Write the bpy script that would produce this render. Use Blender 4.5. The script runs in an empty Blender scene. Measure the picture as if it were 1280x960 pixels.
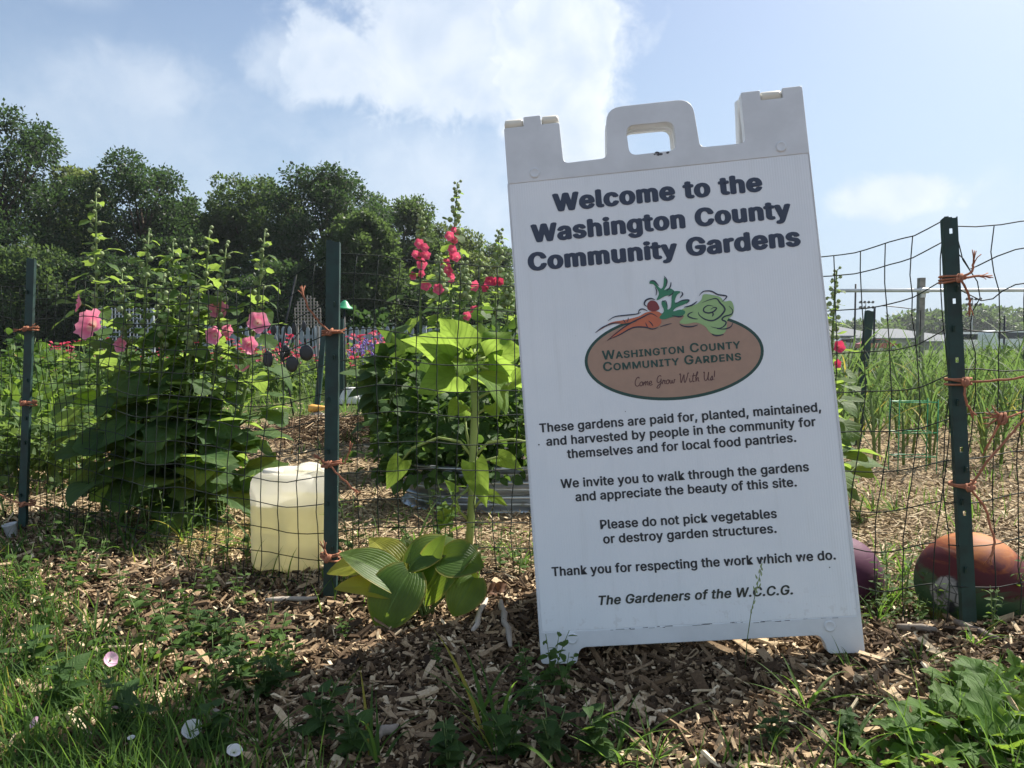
import bpy, bmesh, math, random, os
import numpy as np
from mathutils import Vector, Matrix, Euler
from mathutils.geometry import tessellate_polygon

R = math.radians
scene = bpy.context.scene
C = scene.collection
random.seed(7)
rng = np.random.default_rng(7)

# ------------------------------------------------------------------ camera
CAM_H, PITCH, FOC = 0.62, R(2.86), 961.0
cam = bpy.data.cameras.new('camera')
cam.sensor_width = 36
cam.lens = FOC / 1280 * 36
cam.clip_start, cam.clip_end = 0.05, 3000
cam_o = bpy.data.objects.new('camera', cam)
C.objects.link(cam_o)
cam_o.location = (0, 0, CAM_H)
cam_o.rotation_euler = (math.pi / 2 - PITCH, 0, 0)
scene.camera = cam_o

# ------------------------------------------------------------------ sky, sun, exposure
SUN_AZ, SUN_EL = R(50), R(48)          # azimuth clockwise from +Y (the way the camera looks)
SKY_STRENGTH, SUN_STRENGTH, EXPOSURE = 0.066, 5.0, 1.12
scene.view_settings.view_transform = 'Standard'
scene.view_settings.look = 'None'
scene.view_settings.gamma = 1
scene.view_settings.use_curve_mapping = False
scene.view_settings.exposure = EXPOSURE
scene.render.engine = 'CYCLES'
scene.cycles.max_bounces = 8
scene.cycles.transparent_max_bounces = 12
scene.cycles.use_denoising = True

world = bpy.data.worlds.new('World')
scene.world = world
world.use_nodes = True


class NT:
    """small helper for building node trees"""
    def __init__(s, tree):
        s.t = tree; s.n = tree.nodes; s.l = tree.links
    def new(s, typ, **kw):
        nd = s.n.new(typ)
        for k, v in kw.items():
            setattr(nd, k, v)
        return nd
    def put(s, sock, v):
        if isinstance(v, bpy.types.NodeSocket):
            s.l.new(v, sock)
        elif v is not None:
            if isinstance(v, (tuple, list)) and len(v) == 3 and sock.type == 'RGBA':
                v = (*v, 1)
            sock.default_value = v
    def math(s, op, a, b=None, c=None, clamp=False):
        nd = s.new('ShaderNodeMath', operation=op, use_clamp=clamp)
        s.put(nd.inputs[0], a)
        if b is not None: s.put(nd.inputs[1], b)
        if c is not None: s.put(nd.inputs[2], c)
        return nd.outputs[0]
    def vmath(s, op, a, b=None, scale=None):
        nd = s.new('ShaderNodeVectorMath', operation=op)
        s.put(nd.inputs[0], a)
        if b is not None: s.put(nd.inputs[1], b)
        if scale is not None: s.put(nd.inputs['Scale'], scale)
        return nd.outputs['Value'] if op in ('LENGTH', 'DOT_PRODUCT') else nd.outputs[0]
    def noise(s, vec=None, scale=5, detail=4, rough=.5, dist=0, color=False):
        nd = s.new('ShaderNodeTexNoise')
        if vec is not None: s.put(nd.inputs['Vector'], vec)
        nd.inputs['Scale'].default_value = scale
        nd.inputs['Detail'].default_value = detail
        nd.inputs['Roughness'].default_value = rough
        nd.inputs['Distortion'].default_value = dist
        return nd.outputs[1 if color else 0]
    def mix(s, fac, a, b, blend='MIX'):
        nd = s.new('ShaderNodeMix', data_type='RGBA', blend_type=blend)
        s.put(nd.inputs[0], fac); s.put(nd.inputs[6], a); s.put(nd.inputs[7], b)
        return nd.outputs[2]
    def smooth(s, v, a, b, o0=0., o1=1.):
        nd = s.new('ShaderNodeMapRange', interpolation_type='SMOOTHSTEP')
        s.put(nd.inputs[0], v); nd.inputs[1].default_value = a; nd.inputs[2].default_value = b
        nd.inputs[3].default_value = o0; nd.inputs[4].default_value = o1
        return nd.outputs[0]
    def ramp(s, fac, stops):
        nd = s.new('ShaderNodeValToRGB')
        s.put(nd.inputs[0], fac)
        e = nd.color_ramp.elements
        while len(e) < len(stops): e.new(.5)
        for el, (p, c) in zip(e, stops):
            el.position = p; el.color = (*c, 1)
        return nd.outputs[0]


def build_sky():
    k = NT(world.node_tree)
    k.n.clear()
    sky = k.new('ShaderNodeTexSky', sky_type='NISHITA')
    sky.sun_disc = False
    sky.sun_elevation = SUN_EL
    sky.sun_rotation = SUN_AZ
    sky.air_density = 1.0
    sky.dust_density = 1.6
    sky.ozone_density = 2.0
    geo = k.new('ShaderNodeTexCoord').outputs['Generated']
    sep = k.new('ShaderNodeSeparateXYZ'); k.l.new(geo, sep.inputs[0])
    az = k.math('ARCTAN2', sep.outputs[0], sep.outputs[1])
    el = k.math('ARCSINE', sep.outputs[2])
    cmb = k.new('ShaderNodeCombineXYZ'); k.l.new(az, cmb.inputs[0]); k.l.new(el, cmb.inputs[1])
    pos = cmb.outputs[0]
    n_big = k.noise(pos, 7, 7, .62, .25)
    n_fine = k.noise(pos, 22, 8, .62, .6)
    wob = k.math('ADD', k.math('MULTIPLY', k.math('SUBTRACT', n_big, .5), 1.25),
                 k.math('MULTIPLY', k.math('SUBTRACT', n_fine, .5), .75))
    # azimuth, elevation, half widths (degrees), strength, edge softness
    blobs = [(-2.5, 20.5, 14.5, 6.3, .78, .4), (3.2, 20.0, 5.5, 8.0, .95, .3), (4.6, 14.5, 3.4, 5.5, .95, .35), (-13, 19.5, 4.5, 3.6, .8, .35),
             (-14.5, 19.0, 5.5, 3.2, .5, .5), (-5, 11.0, 16, 9.0, .5, 1.0),
             (-25.5, 16.5, 8.5, 3.5, .42, .8), (-26, 14.0, 16, 7, .30, 1.0),
             (-36.5, 22.5, 3.5, 1.8, .35, .8), (26.5, 9.6, 5.5, 1.9, .85, .5), (29, 8.6, 9, 3, .25, .9),
             (-29, 21.6, 3.5, 1.6, .22, .9), (75, 30, 22, 9, .8, .6)]
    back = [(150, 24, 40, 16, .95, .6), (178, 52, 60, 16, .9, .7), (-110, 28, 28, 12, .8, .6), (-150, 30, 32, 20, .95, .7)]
    total = None
    for a, e, wa, we, st, soft in blobs:
        dlt = k.vmath('SUBTRACT', pos, (R(a), R(e), 0))
        dlt = k.vmath('MULTIPLY', dlt, (1 / R(wa), 1 / R(we), 0))
        dist = k.math('ADD', k.vmath('LENGTH', dlt), wob)
        m = k.smooth(dist, 1.0, 1.0 - soft, 0., st)
        total = m if total is None else k.math('MAXIMUM', total, m)
    shade = k.smooth(k.noise(pos, 11, 6, .55, .3), .25, .75)
    ccol = k.mix(shade, (4.9, 5.7, 6.8), (7.1, 7.5, 8.0))
    # thin bright veil of summer haze along the horizon
    veil = k.smooth(el, R(34), R(-2), .0, .85)
    base = k.mix(veil, sky.outputs[0], (3.7, 4.8, 6.1))
    out = k.mix(total, base, ccol)
    rear = None      # unseen clouds added behind the camera, brightened to light the sign front
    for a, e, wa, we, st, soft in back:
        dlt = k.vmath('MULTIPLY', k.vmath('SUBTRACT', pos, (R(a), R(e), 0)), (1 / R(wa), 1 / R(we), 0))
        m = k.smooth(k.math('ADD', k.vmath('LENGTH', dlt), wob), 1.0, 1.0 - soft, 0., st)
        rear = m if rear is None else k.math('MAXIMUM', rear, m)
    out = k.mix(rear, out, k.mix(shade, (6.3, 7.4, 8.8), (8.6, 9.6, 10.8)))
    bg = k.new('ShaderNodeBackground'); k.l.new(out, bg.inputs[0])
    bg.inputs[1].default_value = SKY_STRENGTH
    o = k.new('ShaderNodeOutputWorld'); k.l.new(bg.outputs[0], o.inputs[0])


build_sky()
sun = bpy.data.lights.new('sun', 'SUN')
sun.energy = SUN_STRENGTH
sun.angle = R(.53)
sun.color = (1.0, .94, .84)
sun_o = bpy.data.objects.new('sun', sun)
C.objects.link(sun_o)
SUN_DIR = Vector((math.sin(SUN_AZ) * math.cos(SUN_EL), math.cos(SUN_AZ) * math.cos(SUN_EL), math.sin(SUN_EL)))
sun_o.rotation_euler = (-SUN_DIR).to_track_quat('-Z', 'Y').to_euler()
sun_o.location = SUN_DIR * 60


# ------------------------------------------------------------------ helpers: space
def ray(px, py):
    x = (px - 640) / FOC; y = -(py - 480) / FOC
    return Vector((x, math.cos(PITCH) + y * math.sin(PITCH), y * math.cos(PITCH) - math.sin(PITCH)))

def at(px, py, Y):
    """world point at distance Y (metres ahead) seen at a photograph position"""
    d = ray(px, py)
    return Vector((0, 0, CAM_H)) + d * (Y / d.y)

def sstep(a, b, x):
    t = np.clip((np.asarray(x, float) - a) / (b - a), 0, 1)
    return t * t * (3 - 2 * t)

def ground_z(x, y):
    x = np.asarray(x, float); y = np.asarray(y, float)
    z = .018 * sstep(.2, .65, x) * sstep(1.75, 1.5, y) + .026 * sstep(.6, .85, x) * sstep(1.66, 1.56, y) - .016 * sstep(1.56, 1.68, y) * sstep(.6, .9, x) * sstep(3., 2., y)
    z = z + .010 * np.sin(x * 5.1 + 1.3) * np.sin(y * 4.3 + .4) + .006 * np.sin(x * 13 + y * 7) * np.sin(y * 11 - 2)
    z = z * sstep(14, 7, np.hypot(x, y))
    return z - .034 * np.exp(-((x - .09) / .16) ** 2 - ((y - 1.44) / .16) ** 2)

def gp(px, py):
    d = ray(px, py)
    t = -CAM_H / d.z
    p = Vector((0, 0, CAM_H)) + d * t
    p.z = float(ground_z(p.x, p.y))
    return p

def unit(v):
    v = Vector(v)
    return v.normalized() if v.length > 1e-9 else Vector((0, 0, 1))


# ------------------------------------------------------------------ helpers: objects
def setp(o, label=None, cat=None, group=None, kind=None):
    if label: o['label'] = label
    if cat: o['category'] = cat
    if group: o['group'] = group
    if kind: o['kind'] = kind
    return o

def thing(name, label, cat, loc=(0, 0, 0), rotz=0, group=None, scale=1):
    o = bpy.data.objects.new(name, None)
    C.objects.link(o)
    o.empty_display_size = .1
    o.location = loc; o.rotation_euler = (0, 0, rotz); o.scale = (scale,) * 3
    return setp(o, label, cat, group)

def link(name, me, parent=None):
    o = bpy.data.objects.new(name, me)
    C.objects.link(o)
    if parent is not None: o.parent = parent
    return o

def dup(root, loc, rotz=0, label=None, group=None, scale=None):
    r = root.copy(); C.objects.link(r)
    r.location = loc
    r.rotation_euler = (0, 0, rotz)
    if scale is not None: r.scale = (scale,) * 3
    if label: r['label'] = label
    if group: r['group'] = group
    for ch in list(root.children):
        c = ch.copy(); C.objects.link(c); c.parent = r
        for g in list(ch.children):
            d = g.copy(); C.objects.link(d); d.parent = c
    return r


class Geo:
    """collects faces for ONE mesh object"""
    def __init__(s):
        s.v = []; s.f = []; s.m = []; s.r = []; s.uv = []
    def add(s, verts, faces, mi=0, rnd=None, uv=None):
        b = len(s.v)
        s.v.extend([tuple(p) for p in verts])
        s.f.extend([[i + b for i in f] for f in faces])
        s.m.extend([mi] * len(faces))
        q = random.random() if rnd is None else rnd
        s.r.extend([q] * len(verts))
        s.uv.extend(uv if uv is not None else [(0, 0, 0)] * len(verts))
    def box(s, c, size, rot=None, mi=0, taper=1.0):
        hx, hy, hz = [q / 2 for q in size]
        vs = []
        for z, t in ((-hz, 1), (hz, taper)):
            vs += [Vector((-hx * t, -hy * t, z)), Vector((hx * t, -hy * t, z)), Vector((hx * t, hy * t, z)), Vector((-hx * t, hy * t, z))]
        if rot is not None:
            m = rot if isinstance(rot, Matrix) else Euler(rot).to_matrix()
            vs = [m @ v for v in vs]
        c = Vector(c)
        s.add([v + c for v in vs], [(3, 2, 1, 0), (4, 5, 6, 7), (0, 1, 5, 4), (1, 2, 6, 5), (2, 3, 7, 6), (3, 0, 4, 7)], mi)
        return s
    def tube(s, pts, rad, n=6, mi=0, rnd=None, caps=True):
        pts = [Vector(p) for p in pts]
        if not hasattr(rad, '__len__'): rad = [rad] * len(pts)
        t0 = unit(pts[1] - pts[0])
        a = unit(t0.cross(Vector((0, 0, 1)) if abs(t0.z) < .9 else Vector((1, 0, 0))))
        vs = []; uv = []
        for i, p in enumerate(pts):
            t = unit(pts[min(i + 1, len(pts) - 1)] - pts[max(i - 1, 0)])
            a = unit(a - t * a.dot(t)); b = t.cross(a)
            for k in range(n):
                q = 2 * math.pi * k / n
                vs.append(p + (a * math.cos(q) + b * math.sin(q)) * rad[i])
                uv.append((i / max(1, len(pts) - 1), k / n, 0))
        fs = []
        for i in range(len(pts) - 1):
            for k in range(n):
                k2 = (k + 1) % n
                fs.append((i * n + k, i * n + k2, (i + 1) * n + k2, (i + 1) * n + k))
        if caps:
            fs.append(tuple(reversed(range(n))))
            fs.append(tuple((len(pts) - 1) * n + k for k in range(n)))
        s.add(vs, fs, mi, rnd, uv)
        return s
    def lathe(s, c, prof, n=20, mi=0, axis=None, rnd=None, fn=None):
        """prof: list of (radius, height); fn(angle, i) -> radius factor"""
        c = Vector(c)
        m = (Vector((0, 0, 1)).rotation_difference(unit(axis)).to_matrix() if axis is not None else Matrix.Identity(3))
        vs = []; uv = []
        for i, (r, z) in enumerate(prof):
            for k in range(n):
                q = 2 * math.pi * k / n
                rr = r * (fn(q, i) if fn else 1)
                vs.append(c + m @ Vector((rr * math.cos(q), rr * math.sin(q), z)))
                uv.append((i / (len(prof) - 1), k / n, 0))
        fs = []
        for i in range(len(prof) - 1):
            for k in range(n):
                k2 = (k + 1) % n
                fs.append((i * n + k, i * n + k2, (i + 1) * n + k2, (i + 1) * n + k))
        fs.append(tuple(reversed(range(n))))
        fs.append(tuple((len(prof) - 1) * n + k for k in range(n)))
        s.add(vs, fs, mi, rnd, uv)
        return s
    def ball(s, c, r, mi=0, n=8, m=6, squash=1, rnd=None):
        prof = [(r * max(.02, math.sin(math.pi * i / m)), -r * squash * math.cos(math.pi * i / m)) for i in range(m + 1)]
        return s.lathe(c, prof, n, mi, rnd=rnd)
    def leaf(s, b, d, up, L, W, kind='ovate', droop=.6, fold=.15, nt=6, ns=2, lobe=0., wave=0., mi=0, rnd=None):
        d = unit(d)
        side = d.cross(Vector(up))
        side = unit(side) if side.length > 1e-4 else unit(d.cross(Vector((1, .2, 0))))
        nrm = side.cross(d)
        p = Vector(b); vs = []; uv = []; fs = []
        ph = random.random() * 6
        for i in range(nt + 1):
            t = i / nt
            a = droop * t
            dd = d * math.cos(a) - nrm * math.sin(a)
            nn = nrm * math.cos(a) + d * math.sin(a)
            if i: p = p + dd * (L / nt)
            w = prof_w(kind, t)
            for j in range(-ns, ns + 1):
                q = j / ns
                e = abs(q)
                wob = 1.
                if kind == 'toothed': wob = 1 + .38 * e * math.cos(t * 26 + ph)
                if kind == 'lobed': wob = 1 + .26 * e * math.cos(t * 15) + .07 * e * math.cos(t * 47)
                pos = p + side * (q * W * w * wob * (1 - .12 * fold)) + nn * (fold * W * e * w + wave * W * math.sin(t * 8 + q * 2 + ph) * e * w) \
                    - d * (lobe * L * e ** 1.6 * (1 - t) ** 2)
                vs.append(pos); uv.append((t, q, 0))
        k = 2 * ns + 1
        for i in range(nt):
            for j in range(k - 1):
                fs.append((i * k + j, i * k + j + 1, (i + 1) * k + j + 1, (i + 1) * k + j))
        s.add(vs, fs, mi, rnd, uv)
        return s
    def mesh(s, name, mats, smooth=True):
        me = bpy.data.meshes.new(name)
        me.from_pydata(s.v, [], s.f)
        for m in (mats if isinstance(mats, (list, tuple)) else [mats]): me.materials.append(m)
        me.polygons.foreach_set('material_index', s.m)
        me.polygons.foreach_set('use_smooth', [smooth] * len(s.f))
        a = me.attributes.new('rnd', 'FLOAT', 'POINT'); a.data.foreach_set('value', s.r)
        a = me.attributes.new('luv', 'FLOAT_VECTOR', 'POINT'); a.data.foreach_set('vector', [q for t in s.uv for q in t])
        me.update()
        return me
    def build(s, name, mats, parent=None, smooth=True, autosmooth=None):
        me = s.mesh(name, mats, smooth)
        if autosmooth:
            me.set_sharp_from_angle(angle=R(autosmooth))
        return link(name, me, parent)


def prof_w(kind, t):
    if kind == 'ovate': return math.sin(math.pi * min(1, t) ** .72) ** .85 if 0 < t < 1 else .02
    if kind == 'heart': return max(.02, math.sin(math.pi * (.13 + .87 * t) ** .62))
    if kind in ('round', 'lobed'): return max(.04, math.sqrt(max(0, 1 - (2 * (.08 + .92 * t) - 1) ** 2)))
    if kind == 'toothed': return max(.06, math.sin(math.pi * (.05 + .95 * t) ** 1.25) ** .9)
    if kind == 'lance': return max(.03, min(1, t * 4 + .3) * (1 - t ** 2.2))
    if kind == 'hosta': return max(.03, math.sin(math.pi * (.06 + .94 * t) ** .8) ** .8)
    return 1.


def np_mesh(name, V, F, mats, rnd=None, uv=None, smooth=False):
    """V (n,3), F (m,4)"""
    me = bpy.data.meshes.new(name)
    V = np.asarray(V, np.float32); F = np.asarray(F, np.int32)
    me.vertices.add(len(V)); me.vertices.foreach_set('co', V.ravel())
    me.loops.add(F.size); me.loops.foreach_set('vertex_index', F.ravel())
    k = F.shape[1]
    me.polygons.add(len(F))
    me.polygons.foreach_set('loop_start', np.arange(0, F.size, k, dtype=np.int32))
    me.polygons.foreach_set('loop_total', np.full(len(F), k, np.int32))
    me.polygons.foreach_set('use_smooth', np.full(len(F), smooth))
    for m in (mats if isinstance(mats, (list, tuple)) else [mats]): me.materials.append(m)
    if rnd is not None:
        a = me.attributes.new('rnd', 'FLOAT', 'POINT'); a.data.foreach_set('value', np.asarray(rnd, np.float32))
    if uv is not None:
        a = me.attributes.new('luv', 'FLOAT_VECTOR', 'POINT'); a.data.foreach_set('vector', np.asarray(uv, np.float32).ravel())
    me.update(calc_edges=True)
    me.validate()
    return me


# ------------------------------------------------------------------ materials
MATS = {}

def mat_base(name):
    m = bpy.data.materials.new(name); m.use_nodes = True
    k = NT(m.node_tree); k.n.clear()
    out = k.new('ShaderNodeOutputMaterial')
    return m, k, out

def attr(k, name, vec=False):
    a = k.new('ShaderNodeAttribute', attribute_name=name)
    return a.outputs['Vector' if vec else 'Fac']

def plain(name, col, rough=.6, metal=0., vary=.15, scale=30, bump=0., spec=.5, rnd=False, coord='Object', trans=0.):
    """painted / solid surface with an uneven tone"""
    m, k, out = mat_base(name)
    tc = k.new('ShaderNodeTexCoord').outputs[coord]
    n = k.noise(tc, scale, 5, .6)
    f = k.smooth(n, .3, .7)
    if rnd: f = k.math('MULTIPLY_ADD', attr(k, 'rnd'), .6, k.math('MULTIPLY', f, .4))
    c = k.mix(f, tuple(q * (1 - vary) for q in col), tuple(min(1, q * (1 + vary)) for q in col))
    b = k.new('ShaderNodeBsdfPrincipled')
    k.l.new(c, b.inputs['Base Color'])
    k.put(b.inputs['Roughness'], k.smooth(n, .2, .8, max(0, rough - .08), min(1, rough + .08)))
    b.inputs['Metallic'].default_value = metal
    b.inputs['Specular IOR Level'].default_value = spec
    if bump:
        bp = k.new('ShaderNodeBump'); bp.inputs['Strength'].default_value = bump; bp.inputs['Distance'].default_value = .002
        k.l.new(k.noise(tc, scale * 3, 4, .6), bp.inputs['Height']); k.l.new(bp.outputs[0], b.inputs['Normal'])
    sh = b.outputs[0]
    if trans:
        t = k.new('ShaderNodeBsdfTranslucent'); k.l.new(c, t.inputs[0])
        mx = k.new('ShaderNodeMixShader'); mx.inputs[0].default_value = trans
        k.l.new(sh, mx.inputs[1]); k.l.new(t.outputs[0], mx.inputs[2]); sh = mx.outputs[0]
    k.l.new(sh, out.inputs[0])
    MATS[name] = m
    return m

def leafmat(name, a, b, tr, fac=.42, rough=.5, veins=0, scale=60, spots=0., spec=.2, yellow=0.):
    """leaf: two tones a..b by leaf and by patch; tr = tint of the light that passes through"""
    m, k, out = mat_base(name)
    tc = k.new('ShaderNodeTexCoord').outputs['Object']
    rn = attr(k, 'rnd')
    n = k.noise(tc, scale, 4, .6)
    f = k.math('ADD', k.math('MULTIPLY', rn, .7), k.math('MULTIPLY', k.math('SUBTRACT', n, .35), .8), clamp=True)
    c = k.mix(f, a, b)
    if yellow:
        c = k.mix(k.smooth(k.math('FRACT', k.math('MULTIPLY', rn, 17.3)), 1 - yellow, 1.0), c, (.36, .30, .05))
    b_ = k.new('ShaderNodeBsdfPrincipled')
    tcol = k.mix(k.math('MULTIPLY', n, .5), tr, tuple(q * .7 for q in tr))
    if yellow:
        tcol = k.mix(k.smooth(k.math('FRACT', k.math('MULTIPLY', rn, 17.3)), 1 - yellow, 1.0), tcol, (.5, .42, .08))
    if spots:      # insect holes and brown blemishes
        sn = k.smooth(k.noise(tc, 75, 2, .5), .70, .76, 0, spots)
        c = k.mix(sn, c, (.10, .065, .025)); tcol = k.mix(sn, tcol, (.10, .06, .02))
        lo = k.smooth(k.noise(tc, 14, 3, .6), .42, .68, 0, .55)
        tcol = k.mix(lo, tcol, tuple(q * .55 for q in tr)); c = k.mix(lo, c, tuple(q * .7 for q in a))
    if veins:
        uv = attr(k, 'luv', True)
        sp = k.new('ShaderNodeSeparateXYZ'); k.l.new(uv, sp.inputs[0])
        s = k.math('ABSOLUTE', sp.outputs[1])
        mid = k.smooth(s, .07, .02)
        if veins > 0:   # feather veins
            ph = k.math('SUBTRACT', sp.outputs[0], k.math('MULTIPLY', s, .35))
            w = k.math('ABSOLUTE', k.math('SUBTRACT', k.math('FRACT', k.math('MULTIPLY', ph, veins)), .5))
            w = k.smooth(w, .17, .05)
        else:           # parallel ribs running to the tip
            w = k.math('ABSOLUTE', k.math('SUBTRACT', k.math('FRACT', k.math('MULTIPLY', s, -veins)), .5))
            w = k.smooth(w, .22, .03)
        if veins < 0:
            ed = k.math('MULTIPLY', k.smooth(k.math('ADD', s, k.math('MULTIPLY', n, .35)), 1.02, 1.2), .6)
            c = k.mix(ed, c, (.34, .26, .06)); tcol = k.mix(ed, tcol, (.5, .38, .07))
        vn = k.math('MAXIMUM', mid, k.math('MULTIPLY', w, .7))
        c = k.mix(k.math('MULTIPLY', vn, .5), c, tuple(min(1, q * 1.9 + .02) for q in b))
        tcol = k.mix(k.math('MULTIPLY', vn, .7), tcol, tuple(q * .35 for q in tr))
        bp = k.new('ShaderNodeBump'); bp.inputs['Strength'].default_value = .6; bp.inputs['Distance'].default_value = .003
        k.l.new(k.math('SUBTRACT', k.math('MULTIPLY', n, .4), vn), bp.inputs['Height']); k.l.new(bp.outputs[0], b_.inputs['Normal'])
    k.l.new(c, b_.inputs['Base Color'])
    b_.inputs['Roughness'].default_value = rough
    b_.inputs['Specular IOR Level'].default_value = spec
    t = k.new('ShaderNodeBsdfTranslucent'); k.l.new(tcol, t.inputs[0])
    mx = k.new('ShaderNodeMixShader'); mx.inputs[0].default_value = fac
    k.l.new(b_.outputs[0], mx.inputs[1]); k.l.new(t.outputs[0], mx.inputs[2])
    k.l.new(mx.outputs[0], out.inputs[0])
    MATS[name] = m
    return m

def petalmat(name, centre, col, edge, fac=.4):
    m, k, out = mat_base(name)
    uv = attr(k, 'luv', True)
    sp = k.new('ShaderNodeSeparateXYZ'); k.l.new(uv, sp.inputs[0])
    n = k.noise(k.new('ShaderNodeTexCoord').outputs['Object'], 90, 3)
    c = k.ramp(k.math('ADD', sp.outputs[0], k.math('MULTIPLY', k.math('SUBTRACT', n, .5), .2)),
               [(.0, centre), (.3, tuple((p + q) / 2 for p, q in zip(centre, col))), (.5, col), (1, edge)])
    d = k.new('ShaderNodeBsdfPrincipled'); k.l.new(c, d.inputs['Base Color']); d.inputs['Roughness'].default_value = .6
    t = k.new('ShaderNodeBsdfTranslucent'); k.l.new(c, t.inputs[0])
    mx = k.new('ShaderNodeMixShader'); mx.inputs[0].default_value = fac
    k.l.new(d.outputs[0], mx.inputs[1]); k.l.new(t.outputs[0], mx.inputs[2]); k.l.new(mx.outputs[0], out.inputs[0])
    MATS[name] = m
    return m

def chipmat(name, stops, fibre=220):
    m, k, out = mat_base(name)
    rn = attr(k, 'rnd')
    tc = k.new('ShaderNodeTexCoord').outputs['Object']
    uv = attr(k, 'luv', True)
    gr = k.noise(k.vmath('MULTIPLY', uv, (3., 14., 1.)), 2.5, 4, .6)
    n = k.noise(tc, fibre, 3)
    f = k.math('ADD', rn, k.math('MULTIPLY', k.math('SUBTRACT', k.math('ADD', k.math('MULTIPLY', n, .5), k.math('MULTIPLY', gr, .5)), .5), .55), clamp=True)
    c = k.ramp(f, stops)
    b = k.new('ShaderNodeBsdfPrincipled'); k.l.new(c, b.inputs['Base Color'])
    b.inputs['Roughness'].default_value = .85; b.inputs['Specular IOR Level'].default_value = .2
    bp = k.new('ShaderNodeBump'); bp.inputs['Strength'].default_value = .5; bp.inputs['Distance'].default_value = .001
    k.l.new(gr, bp.inputs['Height']); k.l.new(bp.outputs[0], b.inputs['Normal'])
    k.l.new(b.outputs[0], out.inputs[0])
    MATS[name] = m
    return m

# ---- ground
def ground_material():
    m, k, out = mat_base('ground_soil')
    tc = k.new('ShaderNodeTexCoord').outputs['Object']
    sp = k.new('ShaderNodeSeparateXYZ'); k.l.new(tc, sp.inputs[0])
    n1 = k.noise(tc, 90, 6, .7); n2 = k.noise(tc, 2.2, 5, .6); n3 = k.noise(tc, .35, 5, .6)
    mulch = k.ramp(n1, [(.25, (.035, .022, .014)), (.5, (.10, .062, .038)), (.75, (.21, .145, .09))])
    straw = k.ramp(n1, [(.25, (.12, .085, .05)), (.5, (.28, .21, .125)), (.8, (.44, .35, .22))])
    green = k.ramp(k.noise(tc, 14, 6, .7), [(.3, (.022, .035, .010)), (.6, (.06, .09, .022)), (.8, (.13, .14, .05))])
    far = k.ramp(n3, [(.3, (.045, .075, .02)), (.7, (.09, .12, .04))])
    y = k.math('ADD', sp.outputs[1], k.math('MULTIPLY', k.math('SUBTRACT', n2, .5), 1.4))
    c = k.mix(k.smooth(y, 2.0, 2.4), mulch, straw)
    c = k.mix(k.smooth(k.math('ADD', y, k.math('MULTIPLY', n2, 2.)), 6.5, 8.0), c, green)
    c = k.mix(k.smooth(y, 16, 30), c, far)
    b = k.new('ShaderNodeBsdfPrincipled'); k.l.new(c, b.inputs['Base Color'])
    b.inputs['Roughness'].default_value = .95; b.inputs['Specular IOR Level'].default_value = .1
    bp = k.new('ShaderNodeBump'); bp.inputs['Strength'].default_value = .8; bp.inputs['Distance'].default_value = .008
    k.l.new(n1, bp.inputs['Height']); k.l.new(bp.outputs[0], b.inputs['Normal'])
    k.l.new(b.outputs[0], out.inputs[0])
    return m

chip_front = chipmat('wood_chip', [(.0, (.022, .014, .008)), (.30, (.076, .048, .027)), (.54, (.195, .130, .075)), (.77, (.43, .32, .195)), (1, (.78, .66, .46))])
chip_pale = chipmat('straw_mulch', [(.0, (.10, .065, .038)), (.35, (.26, .19, .115)), (.7, (.44, .345, .22)), (1, (.62, .53, .37))])
straw_m = chipmat('dry_straw', [(.0, (.22, .15, .07)), (.4, (.42, .31, .15)), (1, (.66, .53, .30))])
bark_m = chipmat('weathered_wood', [(.0, (.10, .08, .065)), (.5, (.26, .22, .18)), (1, (.45, .40, .34))])

grass_m = leafmat('grass_blade', (.028, .068, .014), (.065, .125, .026), (.19, .34, .05), .42, .62, yellow=.025)
weed_m = leafmat('weed_leaf', (.030, .075, .016), (.075, .140, .030), (.24, .38, .05), .4, .62, veins=5)
weed_dark_m = leafmat('dark_weed_leaf', (.022, .055, .016), (.05, .10, .026), (.16, .27, .04), .38, .62, veins=6)
lobed_m = leafmat('thistle_leaf', (.030, .085, .014), (.075, .150, .025), (.28, .44, .05), .42, .62, veins=7)
holly_leaf = leafmat('hollyhock_leaf', (.028, .070, .024), (.070, .130, .040), (.36, .52, .09), .5, .62, veins=5, spots=.5)
holly_stem = leafmat('hollyhock_stem', (.10, .16, .05), (.18, .24, .09), (.3, .4, .1), .15, .6)
bud_m = leafmat('hollyhock_bud', (.20, .27, .12), (.34, .40, .22), (.4, .5, .2), .2, .7)
sun_leaf = leafmat('sunflower_leaf', (.060, .135, .014), (.10, .185, .020), (.36, .53, .085), .52, .65, veins=6, spec=.12, spots=.5)
sun_stem = leafmat('sunflower_stem', (.20, .27, .08), (.27, .33, .11), (.4, .5, .14), .15, .6)
hosta_leaf = leafmat('hosta_leaf', (.045, .095, .018), (.080, .140, .026), (.36, .52, .05), .45, .48, veins=-7, spec=.3, spots=.3)
hosta_yellow = leafmat('hosta_yellow_leaf', (.16, .20, .03), (.28, .28, .04), (.6, .58, .08), .45, .4, veins=-7)
garlic_m = leafmat('garlic_leaf', (.028, .070, .030), (.065, .115, .048), (.17, .28, .07), .4, .62, yellow=.16)
bush_m = leafmat('bush_leaf', (.022, .055, .012), (.050, .10, .022), (.15, .27, .04), .34, .62, veins=5)
row_m = leafmat('row_leaf', (.030, .065, .022), (.090, .140, .050), (.24, .36, .08), .38, .62)
greyleaf_m = leafmat('grey_green_leaf', (.07, .105, .06), (.15, .19, .11), (.3, .38, .16), .35, .6)
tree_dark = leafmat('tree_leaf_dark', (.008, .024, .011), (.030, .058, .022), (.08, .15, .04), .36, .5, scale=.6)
tree_mid = leafmat('tree_leaf_mid', (.013, .036, .014), (.046, .082, .028), (.14, .22, .055), .4, .5, scale=.6)
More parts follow.
